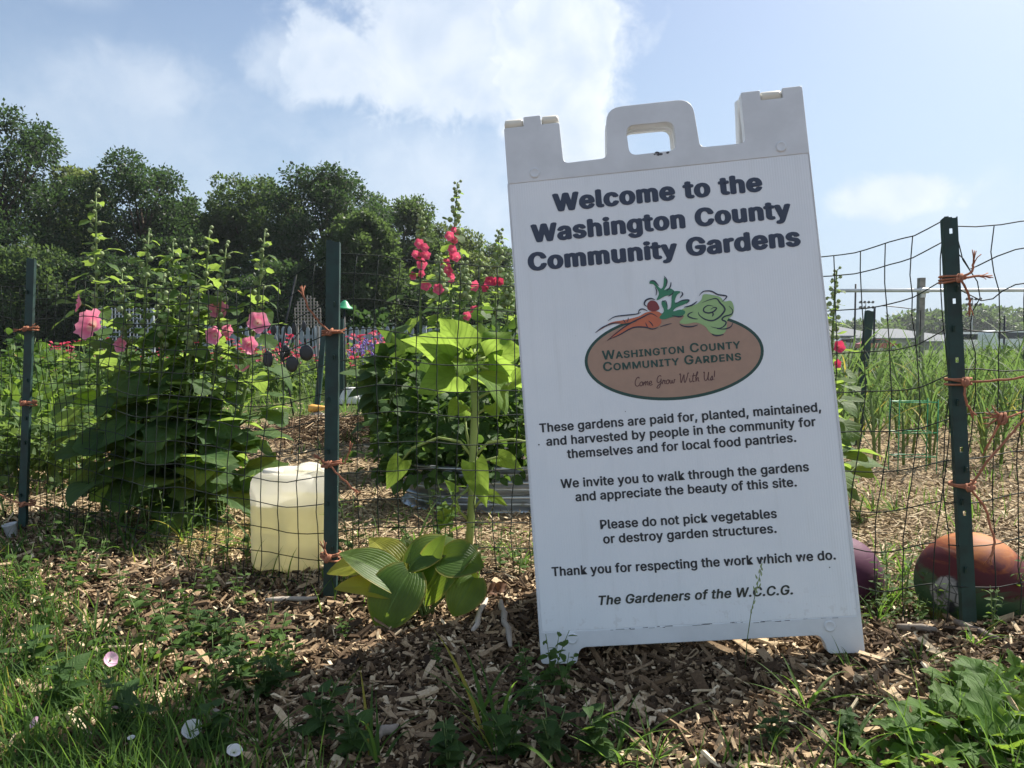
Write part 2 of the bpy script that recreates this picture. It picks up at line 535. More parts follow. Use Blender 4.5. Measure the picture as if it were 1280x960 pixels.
tree_light = leafmat('tree_leaf_light', (.028, .055, .020), (.082, .118, .040), (.22, .29, .08), .42, .5, scale=.6)
trunk_m = plain('tree_bark', (.07, .055, .04), .9, vary=.4, scale=6, bump=.6, spec=.2)
pink_petal = petalmat('pink_petal', (.75, .55, .40), (.74, .16, .29), (.82, .30, .43))
red_petal = petalmat('red_petal', (.7, .3, .3), (.70, .075, .16), (.74, .12, .22))
crimson_petal = petalmat('crimson_petal', (.5, .12, .12), (.60, .035, .10), (.62, .06, .14))
white_petal = petalmat('white_petal', (.7, .72, .5), (.82, .82, .82), (.86, .85, .88))
blush_petal = petalmat('blush_petal', (.85, .8, .7), (.82, .55, .70), (.82, .45, .65))
purple_petal = petalmat('purple_petal', (.3, .2, .5), (.26, .17, .55), (.33, .24, .62))

sign_plastic = plain('white_plastic', (.73, .75, .76), .42, vary=.07, scale=9, bump=.05, trans=.12)
knuckle_plastic = plain('ivory_plastic', (.74, .71, .62), .45, vary=.08, scale=20, trans=.2)
post_paint = plain('green_post_paint', (.010, .036, .031), .58, vary=.35, scale=25, bump=.1)
wire_m = plain('green_coated_wire', (.020, .026, .023), .7, vary=.4, scale=20, spec=.15)
twine_m = plain('orange_twine', (.40, .175, .105), .85, vary=.3, scale=120, rnd=True, spec=.2, trans=.2)
dark_iron = plain('black_iron', (.018, .019, .024), .5, vary=.3, scale=14)
galv_m = plain('galvanised_steel', (.40, .43, .46), .34, metal=.9, vary=.18, scale=9)
grey_plastic = plain('grey_plastic', (.42, .43, .44), .5, vary=.2, scale=18)
white_paint = plain('weathered_white_paint', (.24, .27, .30), .6, vary=.12, scale=5)
grey_wood = plain('grey_wood', (.24, .225, .20), .85, vary=.3, scale=12, bump=.3)
pvc_m = plain('white_pipe', (.62, .62, .60), .45, vary=.1, scale=10)
roof_m = plain('grey_roof_sheet', (.13, .14, .155), .95, vary=.1, scale=.6)
wall_m = plain('tan_wall', (.38, .35, .31), .8, vary=.1, scale=.8)
glass_dark = plain('dark_window_glass', (.02, .025, .03), .1, vary=.2, scale=2)
rubber_m = plain('black_rubber', (.02, .02, .02), .8, vary=.2, scale=8)
green_plastic = plain('green_plastic', (.03, .28, .13), .45, vary=.15, scale=15, trans=.15)
cloth_m = plain('white_cloth', (.74, .74, .72), .8, vary=.08, scale=20, trans=.2)
grey_cloth = plain('grey_cover', (.42, .43, .43), .7, vary=.15, scale=15, trans=.1)
orange_fruit = plain('orange_gourd', (.62, .33, .07), .5, vary=.25, scale=25)
stone_m = plain('garden_stone', (.34, .30, .25), .9, vary=.3, scale=30, bump=.4)
brown_leaf = plain('dead_brown_leaf', (.16, .075, .035), .7, vary=.3, scale=60, trans=.25)


def sheet_material():
    m, k, out = mat_base('sign_sheet')
    tc = k.new('ShaderNodeTexCoord').outputs['Object']
    sp = k.new('ShaderNodeSeparateXYZ'); k.l.new(tc, sp.inputs[0])
    n = k.noise(tc, 6, 5, .6); d = k.noise(tc, 160, 3, .7)
    c = k.mix(k.smooth(n, .3, .75), (.74, .77, .79), (.79, .81, .82))
    c = k.mix(k.smooth(d, .70, .78, 0, .35), c, (.35, .33, .30))
    run = k.noise(k.vmath('MULTIPLY', tc, (30, 2.2, 1)), 1.0, 5, .6)
    c = k.mix(k.smooth(run, .52, .75, 0, .16), c, (.50, .50, .47))        # rain streaks
    spl = k.math('MULTIPLY', k.smooth(k.noise(tc, 55, 3, .65), .57, .66), k.smooth(sp.outputs[1], .17, .04, 0, .2))
    c = k.mix(spl, c, (.38, .33, .27))                                    # mud splashed up from the ground
    b = k.new('ShaderNodeBsdfPrincipled'); k.l.new(c, b.inputs['Base Color'])
    b.inputs['Roughness'].default_value = .38
    bp = k.new('ShaderNodeBump'); bp.inputs['Strength'].default_value = .12; bp.inputs['Distance'].default_value = .0006
    k.l.new(k.math('SINE', k.math('MULTIPLY', sp.outputs[0], 1250.)), bp.inputs['Height'])
    k.l.new(bp.outputs[0], b.inputs['Normal'])
    k.l.new(b.outputs[0], out.inputs[0])
    return m

sheet_m = sheet_material()
ink = lambda nm, c: plain(nm, c, .5, vary=.05, scale=40)
navy_ink = ink('navy_ink', (.030, .042, .075))
black_ink = ink('black_ink', (.020, .022, .026))
olive_ink = ink('dark_olive_ink', (.030, .036, .028))
green_ink = ink('dark_green_ink', (.016, .060, .045))
brown_ink = ink('brown_ink', (.37, .235, .165))
carrot_ink = ink('carrot_orange_ink', (.52, .14, .065))
beet_ink = ink('beet_red_ink', (.21, .035, .035))
leaf_ink = ink('leaf_green_ink', (.035, .20, .10))
lettuce_ink = ink('lettuce_green_ink', (.30, .46, .19))
outline_ink = ink('outline_ink', (.022, .028, .05))
script_ink = ink('script_brown_ink', (.10, .038, .035))


# ------------------------------------------------------------------ setting: the ground
def axis(dense0, dense1, step, far, growth=1.28):
    a = list(np.arange(dense0, dense1, step))
    s = step; v = a[-1]
    while v < far:
        s *= growth; v += s; a.append(v)
    s = step; v = a[0]; lo = []
    while v > -far:
        s *= growth; v -= s; lo.append(v)
    return np.array(lo[::-1] + a)

gx = axis(-3.2, 3.2, .05, 900); gy = axis(.6, 6.5, .05, 900)
X, Y = np.meshgrid(gx, gy)
Z = ground_z(X, Y) - .006
nx = len(gx)
idx = np.arange(len(gy) * nx).reshape(len(gy), nx)
F = np.stack([idx[:-1, :-1], idx[:-1, 1:], idx[1:, 1:], idx[1:, :-1]], -1).reshape(-1, 4)
ground = link('ground', np_mesh('ground', np.stack([X, Y, Z], -1).reshape(-1, 3), F, ground_material(), smooth=True))
setp(ground, kind='structure')
ground['label'] = 'garden soil and field stretching to the horizon'


# ------------------------------------------------------------------ wood chips and straw (stuff)
def chips(P, L, W, T, mat, name, tilt=.35, rbias=None, yaw=None):
    n = len(P)
    yaw = rng.uniform(0, 2 * np.pi, n) if yaw is None else yaw
    pt = rng.normal(0, tilt, n); rl = rng.normal(0, tilt, n)
    base = np.array([[-1, -1, -1], [1, -1, -1], [1, 1, -1], [-1, 1, -1], [-1, -1, 1], [1, -1, 1], [1, 1, 1], [-1, 1, 1]], float)
    V = base[None] * np.stack([L / 2, W / 2, T / 2], -1)[:, None, :]
    V[:, :, 0] *= rng.uniform(.72, 1.15, (n, 8)); V[:, :, 1] *= rng.uniform(.45, 1.2, (n, 8))
    V[:, :, 2] += rng.normal(0, 1, (n, 8)) * (T * .25)[:, None]
    cx, sx = np.cos(rl), np.sin(rl); cy, sy = np.cos(pt), np.sin(pt); cz, sz = np.cos(yaw), np.sin(yaw)
    x, y, z = V[..., 0], V[..., 1], V[..., 2]
    y, z = y * cx[:, None] - z * sx[:, None], y * sx[:, None] + z * cx[:, None]
    x, z = x * cy[:, None] + z * sy[:, None], -x * sy[:, None] + z * cy[:, None]
    x, y = x * cz[:, None] - y * sz[:, None], x * sz[:, None] + y * cz[:, None]
    V = np.stack([x, y, z], -1) + P[:, None, :]
    f = np.array([[4, 5, 6, 7], [0, 1, 5, 4], [1, 2, 6, 5], [2, 3, 7, 6], [3, 0, 4, 7]])
    F = (f[None] + (np.arange(n) * 8)[:, None, None]).reshape(-1, 4)
    r = rng.beta(1.7, 2.0, n) if rbias is None else rbias
    uv = np.tile((base * .5 + .5)[None], (n, 1, 1)) + rng.uniform(0, 9, (n, 1, 3))
    return link(name, np_mesh(name, V.reshape(-1, 3), F, mat, np.repeat(r, 8), uv.reshape(-1, 3)))

def scatter(n, y0, y1, power=2.0, half=.74, margin=.15, keep=None):
    """points on the ground, denser near the camera"""
    u = rng.uniform(0, 1, n)
    y = (y0 ** (1 - power) + u * (y1 ** (1 - power) - y0 ** (1 - power))) ** (1 / (1 - power)) if power != 1 else y0 * (y1 / y0) ** u
    x = rng.uniform(-1, 1, n) * (half * y + margin)
    k = np.ones(n, bool) if keep is None else keep(x, y)
    x, y = x[k], y[k]
    return x, y, ground_z(x, y)

FENCE_Y = lambda x: np.where(x < .1, 1.93 - .38 * np.clip(-x - .45, 0, 9) * 1.0, 1.9 - .3 * np.clip(x, 0, 1.2))
FENCE_Y = lambda x: np.interp(x, [-2.4, -1.65, -.98, -.45, .1, .65, 1.0, 2.0], [2.95, 2.6, 2.25, 1.92, 1.95, 1.85, 1.58, 1.56])

x, y, z = scatter(82000, .95, 2.9, 1.6, keep=lambda x, y: y < FENCE_Y(x) + .12 + rng.uniform(0, .3, len(x)))
n = len(x)
L = rng.gamma(2.2, .0072, n) + .005
W = np.clip(L * rng.uniform(.10, .42, n), .0015, .010)
setp(chips(np.stack([x, y, z + rng.uniform(-.004, .014, n)], -1), L, W, rng.uniform(.001, .0042, n), chip_front, 'wood_chips', .48), kind='stuff',
     label='brown wood chip mulch spread in front of the wire fence', cat='mulch')
# a few big splinters lie on top
x, y, z = scatter(520, 1.0, 2.4, 1.6, keep=lambda x, y: y < FENCE_Y(x))
n = len(x)
big = chips(np.stack([x, y, z + rng.uniform(.008, .02, n)], -1), rng.uniform(.035, .085, n), rng.uniform(.006, .019, n), rng.uniform(.002, .007, n), chip_front, 'bark_splinters', .28)
setp(big, kind='stuff', label='larger splinters lying on the wood chip mulch', cat='mulch')
x, y, z = scatter(46000, 1.95, 8.5, 1.7, half=.8, keep=lambda x, y: (y > FENCE_Y(x)) & ((y < 6.2) | (rng.uniform(0, 1, len(x)) < .35)))
n = len(x)
sc_ = np.sqrt(y / 2)
setp(chips(np.stack([x, y, z + rng.uniform(-.003, .012, n)], -1), (rng.gamma(3., .009, n) + .008) * sc_, rng.uniform(.002, .007, n) * sc_,
           rng.uniform(.001, .003, n), chip_pale, 'straw_mulch', .3), kind='stuff', label='pale sunlit straw and chip mulch behind the wire fence', cat='mulch')


# ------------------------------------------------------------------ grass (stuff)
def blades(x, y, z, H, W, yaw, lean, bend, mat, name, seg=4, rnd=None):
    n = len(x)
    t = np.linspace(0, 1, seg + 1)
    ang = lean[:, None] + bend[:, None] * t[None] ** 1.3
    dl = (H / seg)[:, None] * np.ones(seg + 1)[None]
    hx = np.cumsum(np.sin(ang) * dl, 1) - np.sin(ang[:, :1]) * dl[:, :1]
    hz = np.cumsum(np.cos(ang) * dl, 1) - np.cos(ang[:, :1]) * dl[:, :1]
    w = (1 - t ** 1.8) * (.55 + .45 * np.minimum(1, t * 4)) + .02
    V = np.zeros((n, seg + 1, 2, 3))
    cy, sy = np.cos(yaw)[:, None], np.sin(yaw)[:, None]
    tw = yaw[:, None] + np.pi / 2 + rng.uniform(-.6, .6, n)[:, None]
    for q, s in enumerate((-1, 1)):
        V[:, :, q, 0] = x[:, None] + hx * cy + s * np.cos(tw) * W[:, None] * w[None] / 2
        V[:, :, q, 1] = y[:, None] + hx * sy + s * np.sin(tw) * W[:, None] * w[None] / 2
        V[:, :, q, 2] = z[:, None] + hz
    b = (np.arange(n) * (seg + 1) * 2)[:, None, None]
    f = np.array([[2 * i, 2 * i + 1, 2 * i + 3, 2 * i + 2] for i in range(seg)])
    F = (f[None] + b).reshape(-1, 4)
    r = rng.uniform(0, 1, n) if rnd is None else rnd
    uv = np.zeros((n, seg + 1, 2, 3)); uv[..., 0] = t[None, :, None]
    return np_mesh(name, V.reshape(-1, 3), F, mat, np.repeat(r, (seg + 1) * 2), uv.reshape(-1, 3), smooth=True)

def patchy(x, y, s=1., seed=0.):
    return (np.sin(x * 6.1 * s + seed) * np.sin(y * 5.3 * s + 1.7 + seed) + .6 * np.sin(x * 14 * s - y * 9 * s + seed)) * .31 + .5

def lawn_keep(x, y):
    edge = -.52 - .98 * (y - 1.20)
    left = sstep(.16, -.10, x - edge) * np.where(y < FENCE_Y(x) - .12, 1, .15)
    front = sstep(1.17, 1.0, y) * (.16 + .25 * sstep(-.1, -.4, x)) * sstep(.3, .8, patchy(x, y, 1.3, 2))
    right = sstep(.5, .75, x) * sstep(1.30, 1.1, y) * .4
    alongfence = np.exp(-((y - FENCE_Y(x) + .02) / .11) ** 2) * sstep(.05, -.5, x) * .30
    behind = np.exp(-((y - FENCE_Y(x) - .25) / .2) ** 2) * sstep(.5, .85, x) * .40
    p = np.maximum.reduce([left * (.55 + .45 * sstep(.25, .65, patchy(x, y))), front, right, alongfence, behind])
    return rng.uniform(0, 1, len(x)) < p

x, y, z = scatter(34000, .82, 2.9, 1.5, keep=lawn_keep)
n = len(x)
H = rng.gamma(6, .0092, n) + .02
grass = link('grass', blades(x, y, z - .004, H, rng.uniform(.0018, .0050, n), rng.uniform(0, 2 * np.pi, n), rng.uniform(.0, .5, n), rng.uniform(.1, 1.3, n), grass_m, 'grass'))
setp(grass, kind='stuff', label='long unmown grass in the front left corner and along the mulch edge', cat='grass')
x, y, z = scatter(26000, 2.2, 13, 1.35, half=.78, keep=lambda x, y: rng.uniform(0, 1, len(x)) < np.where(y > 5.5, .7, np.where((x < -.9) | (x > .9), .30 * sstep(.35, .7, patchy(x, y, .8, 3)), .05)))
n = len(x)
g2 = link('meadow_grass', blades(x, y, z, (rng.gamma(5, .014, n) + .03) * np.clip(y / 6, .7, 1.6), rng.uniform(.003, .008, n) * np.clip(y / 4, .6, 2), rng.uniform(0, 6.3, n), rng.uniform(0, .4, n), rng.uniform(.1, 1., n), grass_m, 'meadow_grass', seg=3))
setp(g2, kind='stuff', label='grass and ground cover growing between the garden rows', cat='grass')


# ================================================================== THE A-FRAME SIGN
U = unit((.99307, -.08156, .08465)); V_ = unit((-.07412, .12444, .98945)); N_ = unit(U.cross(V_)); V_ = N_.cross(U)
PAN = Vector((.3278, 1.53491, CAM_H + .58821 - .68))       # centre of the printed sheet
FOOT = -.522
sign = thing('a_frame_sign', 'white plastic A-frame welcome sign with printed sheet, standing tilted on the wood chips', 'sign')
sign.matrix_world = Matrix(((U.x, V_.x, N_.x, 0), (U.y, V_.y, N_.y, 0), (U.z, V_.z, N_.z, 0), (0, 0, 0, 1)))
sign.location = PAN + V_ * FOOT

def round_poly(pts, n=5):
    """pts: (x, y, corner radius)"""
    out = []
    m = len(pts)
    for i in range(m):
        p = Vector(pts[i][:2]); a = Vector(pts[i - 1][:2]); b = Vector(pts[(i + 1) % m][:2]); r = pts[i][2]
        if r <= 0: out.append(p); continue
        da = (a - p); db = (b - p)
        ra = min(r, da.length * .49); rb = min(r, db.length * .49)
        p0 = p + da.normalized() * ra; p1 = p + db.normalized() * rb
        for k in range(n + 1):
            t = k / n
            out.append(p0 * (1 - t) ** 2 + p * 2 * t * (1 - t) + p1 * t * t)
    return out

def curve_mesh(name, loops, mats, extrude=0., bevel=0., offset=0., res=2):
    cu = bpy.data.curves.new(name, 'CURVE'); cu.dimensions = '2D'; cu.fill_mode = 'BOTH'
    cu.extrude = extrude; cu.bevel_depth = bevel; cu.bevel_resolution = res; cu.offset = offset
    for lp in loops:
        sp = cu.splines.new('POLY'); sp.points.add(len(lp) - 1); sp.use_cyclic_u = True
        for q, p in zip(sp.points, lp): q.co = (p[0], p[1], 0, 1)
    o = bpy.data.objects.new(name, cu); C.objects.link(o)
    bpy.context.view_layer.update()
    me = bpy.data.meshes.new_from_object(o.evaluated_get(bpy.context.evaluated_depsgraph_get()))
    bpy.data.objects.remove(o); bpy.data.curves.remove(cu)
    me.name = name; me.materials.clear()
    for m in (mats if isinstance(mats, (list, tuple)) else [mats]): me.materials.append(m)
    return me

OFF = -FOOT      # panel y -> local y
rr = .012
outline = [(-.304, .577, .004), (-.262, .577, .003), (-.262, .597, .003), (-.226, .597, .003), (-.226, .577, .003), (-.188, .577, .004),
           (-.186, .490, rr), (-.097, .491, rr), (-.090, .597, .032), (.086, .597, .032), (.093, .493, rr), (.1838, .492, rr),
           (.1838, .598, .004), (.222, .598, .003), (.222, .577, .003), (.266, .577, .003), (.266, .598, .003), (.306, .598, .006),
           (.3115, -.528, .008), (.243, -.526, .008), (.238, -.503, .014), (.229, -.4905, .008), (-.232, -.4905, .014), (-.240, -.521, .006), (-.3105, -.519, .008)]
hole = [(-.053, .554, .018), (-.050, .4915, .016), (.046, .4925, .016), (.044, .553, .018)]
B = .0035
def frame_mesh(name, th):
    REC = .0042
    out_ = [(p.x, p.y + OFF) for p in round_poly(outline)]; hole_ = [(p.x, p.y + OFF) for p in round_poly(hole)]
    cut = [(p.x, p.y + OFF) for p in round_poly([(-.3045, -.4575, .002), (.3045, -.4575, .002), (.3045, .4575, .002), (-.3045, .4575, .002)], 2)]
    back = curve_mesh(name, [out_, hole_], sign_plastic, extrude=(th - REC) / 2 - B, bevel=B, offset=-B, res=2)
    back.transform(Matrix.Translation((0, 0, -REC - (th - REC) / 2 + .0030)))
    b2 = .0014
    rim = curve_mesh(name, [out_, hole_, cut], sign_plastic, extrude=REC / 2 + .001 - b2, bevel=b2, offset=-b2, res=2)
    rim.transform(Matrix.Translation((0, 0, -REC / 2 - .001)))
    bm = bmesh.new(); bm.from_mesh(back); bm.from_mesh(rim)
    me = bpy.data.meshes.new(name); bm.to_mesh(me); bm.free()
    me.materials.append(sign_plastic)
    me.set_sharp_from_angle(angle=R(35))
    return me
def plain_frame_mesh(name, th):
    me = curve_mesh(name, [[(p.x, p.y + OFF) for p in round_poly(outline)], [(p.x, p.y + OFF) for p in round_poly(hole)]],
                    sign_plastic, extrude=th / 2 - B, bevel=B, offset=-B, res=2)
    me.transform(Matrix.Translation((0, 0, -th / 2)))
    me.set_sharp_from_angle(angle=R(35))
    return me
TH = .030
front = link('front_panel', frame_mesh('front_panel', TH), sign)
rear = link('rear_panel', plain_frame_mesh('rear_panel', TH), sign)
rear.matrix_local = Matrix.Translation((0, .590 + OFF, -.034)) @ Matrix.Rotation(R(15.5), 4, 'X') @ Matrix.Translation((0, -(.590 + OFF), -.004))
for x0, x1 in ((-.303, -.263), (-.225, -.189), (.223, .265)):
    g = Geo()
    prof = [(.004, x0), (.0100, x0 + .002), (.0112, x0 + .005), (.0112, x1 - .005), (.0100, x1 - .002), (.004, x1)]
    g.lathe((0, .5865 + OFF, -.0125), prof, 16, 0, axis=(1, 0, 0))
    g.box(((x0 + x1) / 2, .583 + OFF, -.032), (x1 - x0 - .006, .016, .024))
    g.build('hinge_knuckle', knuckle_plastic, sign)
for bx_, by_ in ((-.247, .475), (.252, .476), (-.245, -.472), (.2505, -.474)):
    g = Geo()
    g.lathe((bx_, by_ + OFF, -.002), [(.0115, 0), (.0112, .0032), (.0088, .0048), (.0060, .0040), (.002, .0038)], 20)
    g.build('rivet', sign_plastic, sign, autosmooth=40)
# printed sheet, set into the front panel
g = Geo()
g.box((0, OFF, -.0021), (.606, .912, .0024))
sheet = g.build('printed_sheet', sheet_m, sign, smooth=False)
g = Geo()        # dark scuffs on the rim of the panel
for k in range(26):
    px_ = random.uniform(-.2, .26)
    yy = -.4585 + random.uniform(-.002, .001)
    w_ = random.uniform(.003, .02)
    g.add([(px_, yy + OFF, .0006), (px_ + w_, yy + OFF + random.uniform(-.0004, .0004), .0006), (px_ + w_, yy + OFF + random.uniform(.0006, .0014), .0006), (px_, yy + OFF + .0007, .0006)], [(0, 1, 2, 3)])
for k in range(7):
    a = Vector((random.gauss(.006, .008), .4885 + random.gauss(0, .002) + OFF, .0006))
    r_ = random.uniform(.001, .004)
    g.add([a + Vector((math.cos(q) * r_ * random.uniform(.6, 1.5), math.sin(q) * r_ * random.uniform(.5, 1), 0)) for q in np.linspace(0, 5.5, 8)], [tuple(range(8))])
g.build('scuff_mark', plain('dark_scuff', (.10, .10, .11), .8), sign)

Z0 = -.0009
def tri_fill(pts):
    t = tessellate_polygon([[Vector((p[0], p[1], 0)) for p in pts]])
    return [tuple(q) for q in t]

FONT = None
try:
    FONT = bpy.data.fonts.load(os.path.join(bpy.utils.system_resource('DATAFILES'), 'fonts', 'Inter.woff2'))
except Exception:
    FONT = None

CAP = .7
def _cap():
    cu = bpy.data.curves.new('t', 'FONT'); cu.body = 'H'
    if FONT: cu.font = FONT
    o = bpy.data.objects.new('t', cu); C.objects.link(o)
    bpy.context.view_layer.update()
    h = o.dimensions.y
    bpy.data.objects.remove(o); bpy.data.curves.remove(cu)
    return h
CAP = _cap()

def lettering(body, x0, x1, base, mat, bold=.03, boldy=None, track=1.06, shear=0., height=None, small_caps=False, stretch=None):
    """one line of lettering on the sheet between x0 and x1 on a baseline; bold weight by overlaid strokes"""
    cu = bpy.data.curves.new('t', 'FONT'); cu.body = body
    if FONT: cu.font = FONT
    cu.space_character = track; cu.shear = shear; cu.resolution_u = 4
    if small_caps:
        cu.small_caps_scale = .78
        for i, ch in enumerate(body):
            cu.body_format[i].use_small_caps = True
    o = bpy.data.objects.new('t', cu); C.objects.link(o)
    bpy.context.view_layer.update()
    me = bpy.data.meshes.new_from_object(o.evaluated_get(bpy.context.evaluated_depsgraph_get()))
    bpy.data.objects.remove(o); bpy.data.curves.remove(cu)
    n = len(me.vertices)
    co = np.empty(n * 3); me.vertices.foreach_get('co', co); co = co.reshape(-1, 3)
    faces = [tuple(p.vertices) for p in me.polygons]
    bpy.data.meshes.remove(me)
    boldy = bold * .62 if boldy is None else boldy
    lo, hi = co[:, 0].min() - bold, co[:, 0].max() + bold
    sx = (x1 - x0) / (hi - lo)
    sy = sx if height is None else height / (CAP + 2 * boldy)
    V = []; Fc = []
    dirs = [(0, 0)] + [(math.cos(q), math.sin(q)) for q in np.linspace(0, 2 * math.pi, 8, endpoint=False)]
    for i, (a, b) in enumerate(dirs):
        P_ = co.copy()
        P_[:, 0] = x0 + (P_[:, 0] + a * bold - lo) * sx
        P_[:, 1] = base + OFF + (P_[:, 1] + b * boldy + boldy) * sy
        P_[:, 2] = Z0 + .0007 + i * .00003
        Fc += [tuple(v + len(V) for v in f) for f in faces]
        V += [tuple(p) for p in P_]
    m2 = bpy.data.meshes.new('lettering'); m2.from_pydata(V, [], Fc); m2.materials.append(mat)
    return link('lettering', m2, sheet)

for b_, a0, a1, bl in (('Welcome to the', -.2155, .2083, .3890), ('Washington County', -.2649, .2590, .3290), ('Community Gardens', -.2760, .2715, .2705)):
    lettering(b_, a0, a1, bl, navy_ink, bold=.056, boldy=.030, track=1.10, height=.0385)
for b_, a0, a1, bl in (('These gardens are paid for, planted, maintained,', -.2782, .2769, -.0613),
                       ('and harvested by people in the community for', -.2665, .2642, -.0892),
                       ('themselves and for local food pantries.', -.2267, .2238, -.1173),
                       ('We invite you to walk through the gardens', -.2443, .2423, -.1760),
                       ('and appreciate the beauty of this site.', -.2169, .2162, -.2040),
                       ('Please do not pick vegetables', -.1720, .1724, -.2622),
                       ('or destroy garden structures.', -.1685, .1691, -.2909),
                       ('Thank you for respecting the work which we do.', -.2757, .2755, -.3488)):
    lettering(b_, a0, a1, bl, black_ink, bold=.026, boldy=.016, track=1.04, height=.0183)
lettering('The Gardeners of the W.C.C.G.', -.187, .1883, -.4104, olive_ink, bold=.027, boldy=.018, track=1.05, shear=.2, height=.0185)
# two specks of dirt beside the text
g = Geo()
for sx_, sy_, r_ in ((-.2818, -.0855, .0017), (.262, -.363, .0014), (-.103, -.032, .0010), (.118, .338, .0010), (.19, -.115, .0011)):
    g.add([(sx_ + r_ * math.cos(q), sy_ + OFF + r_ * .8 * math.sin(q), Z0 + .0007) for q in np.linspace(0, 5.4, 7)], [tuple(range(7))])
g.build('speck', black_ink, sheet)

# ---- emblem on the sheet
def LZ(p, z):
    zx, zy = p[0], p[1]
    return (-.1783 + .0002986 * zx - .0000249 * zy, .2604 - .0000283 * zx - .00030675 * zy + OFF, Z0 + z)

def catmull(pts, n=6, closed=False):
    P_ = [Vector((*p[:2], 0)) for p in pts]
    out = []
    m = len(P_)
    rng_ = range(m if closed else m - 1)
    for i in rng_:
        p0 = P_[(i - 1) % m] if closed or i > 0 else P_[0]
        p1 = P_[i]; p2 = P_[(i + 1) % m]
        p3 = P_[(i + 2) % m] if closed or i + 2 < m else P_[-1]
        for k in range(n):
            t = k / n
            out.append(.5 * ((2 * p1) + (p2 - p0) * t + (2 * p0 - 5 * p1 + 4 * p2 - p3) * t * t + (3 * p1 - p0 - 3 * p2 + p3) * t ** 3))
    if not closed: out.append(P_[-1])
    return out

def blob(name, pts, z, mat, parent=None, smooth=5):
    q = catmull(pts, smooth, True) if smooth else [Vector((*p, 0)) for p in pts]
    me = bpy.data.meshes.new(name)
    me.from_pydata([LZ(p, z) for p in q], [], tri_fill(q)); me.materials.append(mat)
    return link(name, me, parent or sheet)

def stroke_geo(g, pts, w, z, taper=True, conv=LZ, n=6):
    q = catmull(pts, n)
    m = len(q); vs = []
    for i, p in enumerate(q):
        t = (q[min(i + 1, m - 1)] - q[max(i - 1, 0)]).normalized()
        nn = Vector((-t.y, t.x, 0))
        f = (math.sin(math.pi * (i + .4) / (m - .2)) ** .6 if taper else 1) * w / 2
        vs += [conv(p + nn * f, z), conv(p - nn * f, z)]
    g.add(vs, [(2 * i, 2 * i + 1, 2 * i + 3, 2 * i + 2) for i in range(m - 1)])

ell = lambda a, b: [(648 + a * math.cos(q) * 1.0 + 0, 556 + b * math.sin(q) - 40 * math.cos(q) * a / 590) for q in np.linspace(0, 2 * math.pi, 72, endpoint=False)]
blob('emblem_border', ell(591, 288), .0004, green_ink, smooth=0)
emb = blob('emblem_oval', ell(571, 268), .0007, brown_ink, smooth=0)
for b_, a0, a1, bl in (('Washington County', -.1403, .1341, .0757), ('Community Gardens', -.1402, .1336, .0522)):
    o = lettering(b_, a0, a1, bl, green_ink, bold=.022, boldy=.016, track=1.08, height=.0185, small_caps=True)
    o.data.transform(Matrix.Translation((0, 0, .0006)))
blob('carrot_drawing', [(150, 395), (230, 340), (330, 320), (420, 296), (470, 270), (540, 262), (575, 285), (560, 320), (480, 330), (400, 330), (320, 345), (235, 350)], .0012, carrot_ink)
blob('carrot_drawing', [(212, 455), (270, 400), (340, 362), (430, 318), (500, 282), (545, 290), (570, 325), (556, 356), (510, 372), (440, 365), (380, 378), (300, 415), (245, 440)], .0014, carrot_ink)
blob('beet_drawing', [(482, 250), (478, 215), (500, 192), (532, 196), (552, 222), (556, 248), (520, 264)], .0013, beet_ink)
blob('carrot_top_drawing', [(492, 78), (500, 60), (524, 62), (552, 100), (572, 112), (585, 90), (590, 40), (598, 45), (610, 62), (608, 90), (590, 122), (625, 108), (660, 130), (650, 150), (600, 160), (540, 190), (555, 150), (548, 122), (520, 84)], .0012, leaf_ink, smooth=3)
blob('carrot_top_drawing', [(555, 305), (588, 262), (572, 215), (580, 190), (605, 210), (612, 250), (635, 232), (640, 165), (655, 130), (700, 132), (672, 158), (662, 205), (720, 185), (756, 188), (730, 212), (668, 238), (650, 262), (695, 250), (728, 262), (712, 288), (640, 300), (590, 315)], .0015, leaf_ink, smooth=3)
blob('lettuce_drawing', [(835, 185), (850, 150), (905, 152), (960, 168), (985, 195), (1030, 192), (1048, 235), (1038, 285), (1005, 315), (1000, 360), (985, 400), (940, 414), (890, 400), (858, 360), (800, 335), (735, 345), (690, 335), (720, 295), (690, 262), (740, 235), (800, 215)], .0013, lettuce_ink, smooth=4)
g = Geo()
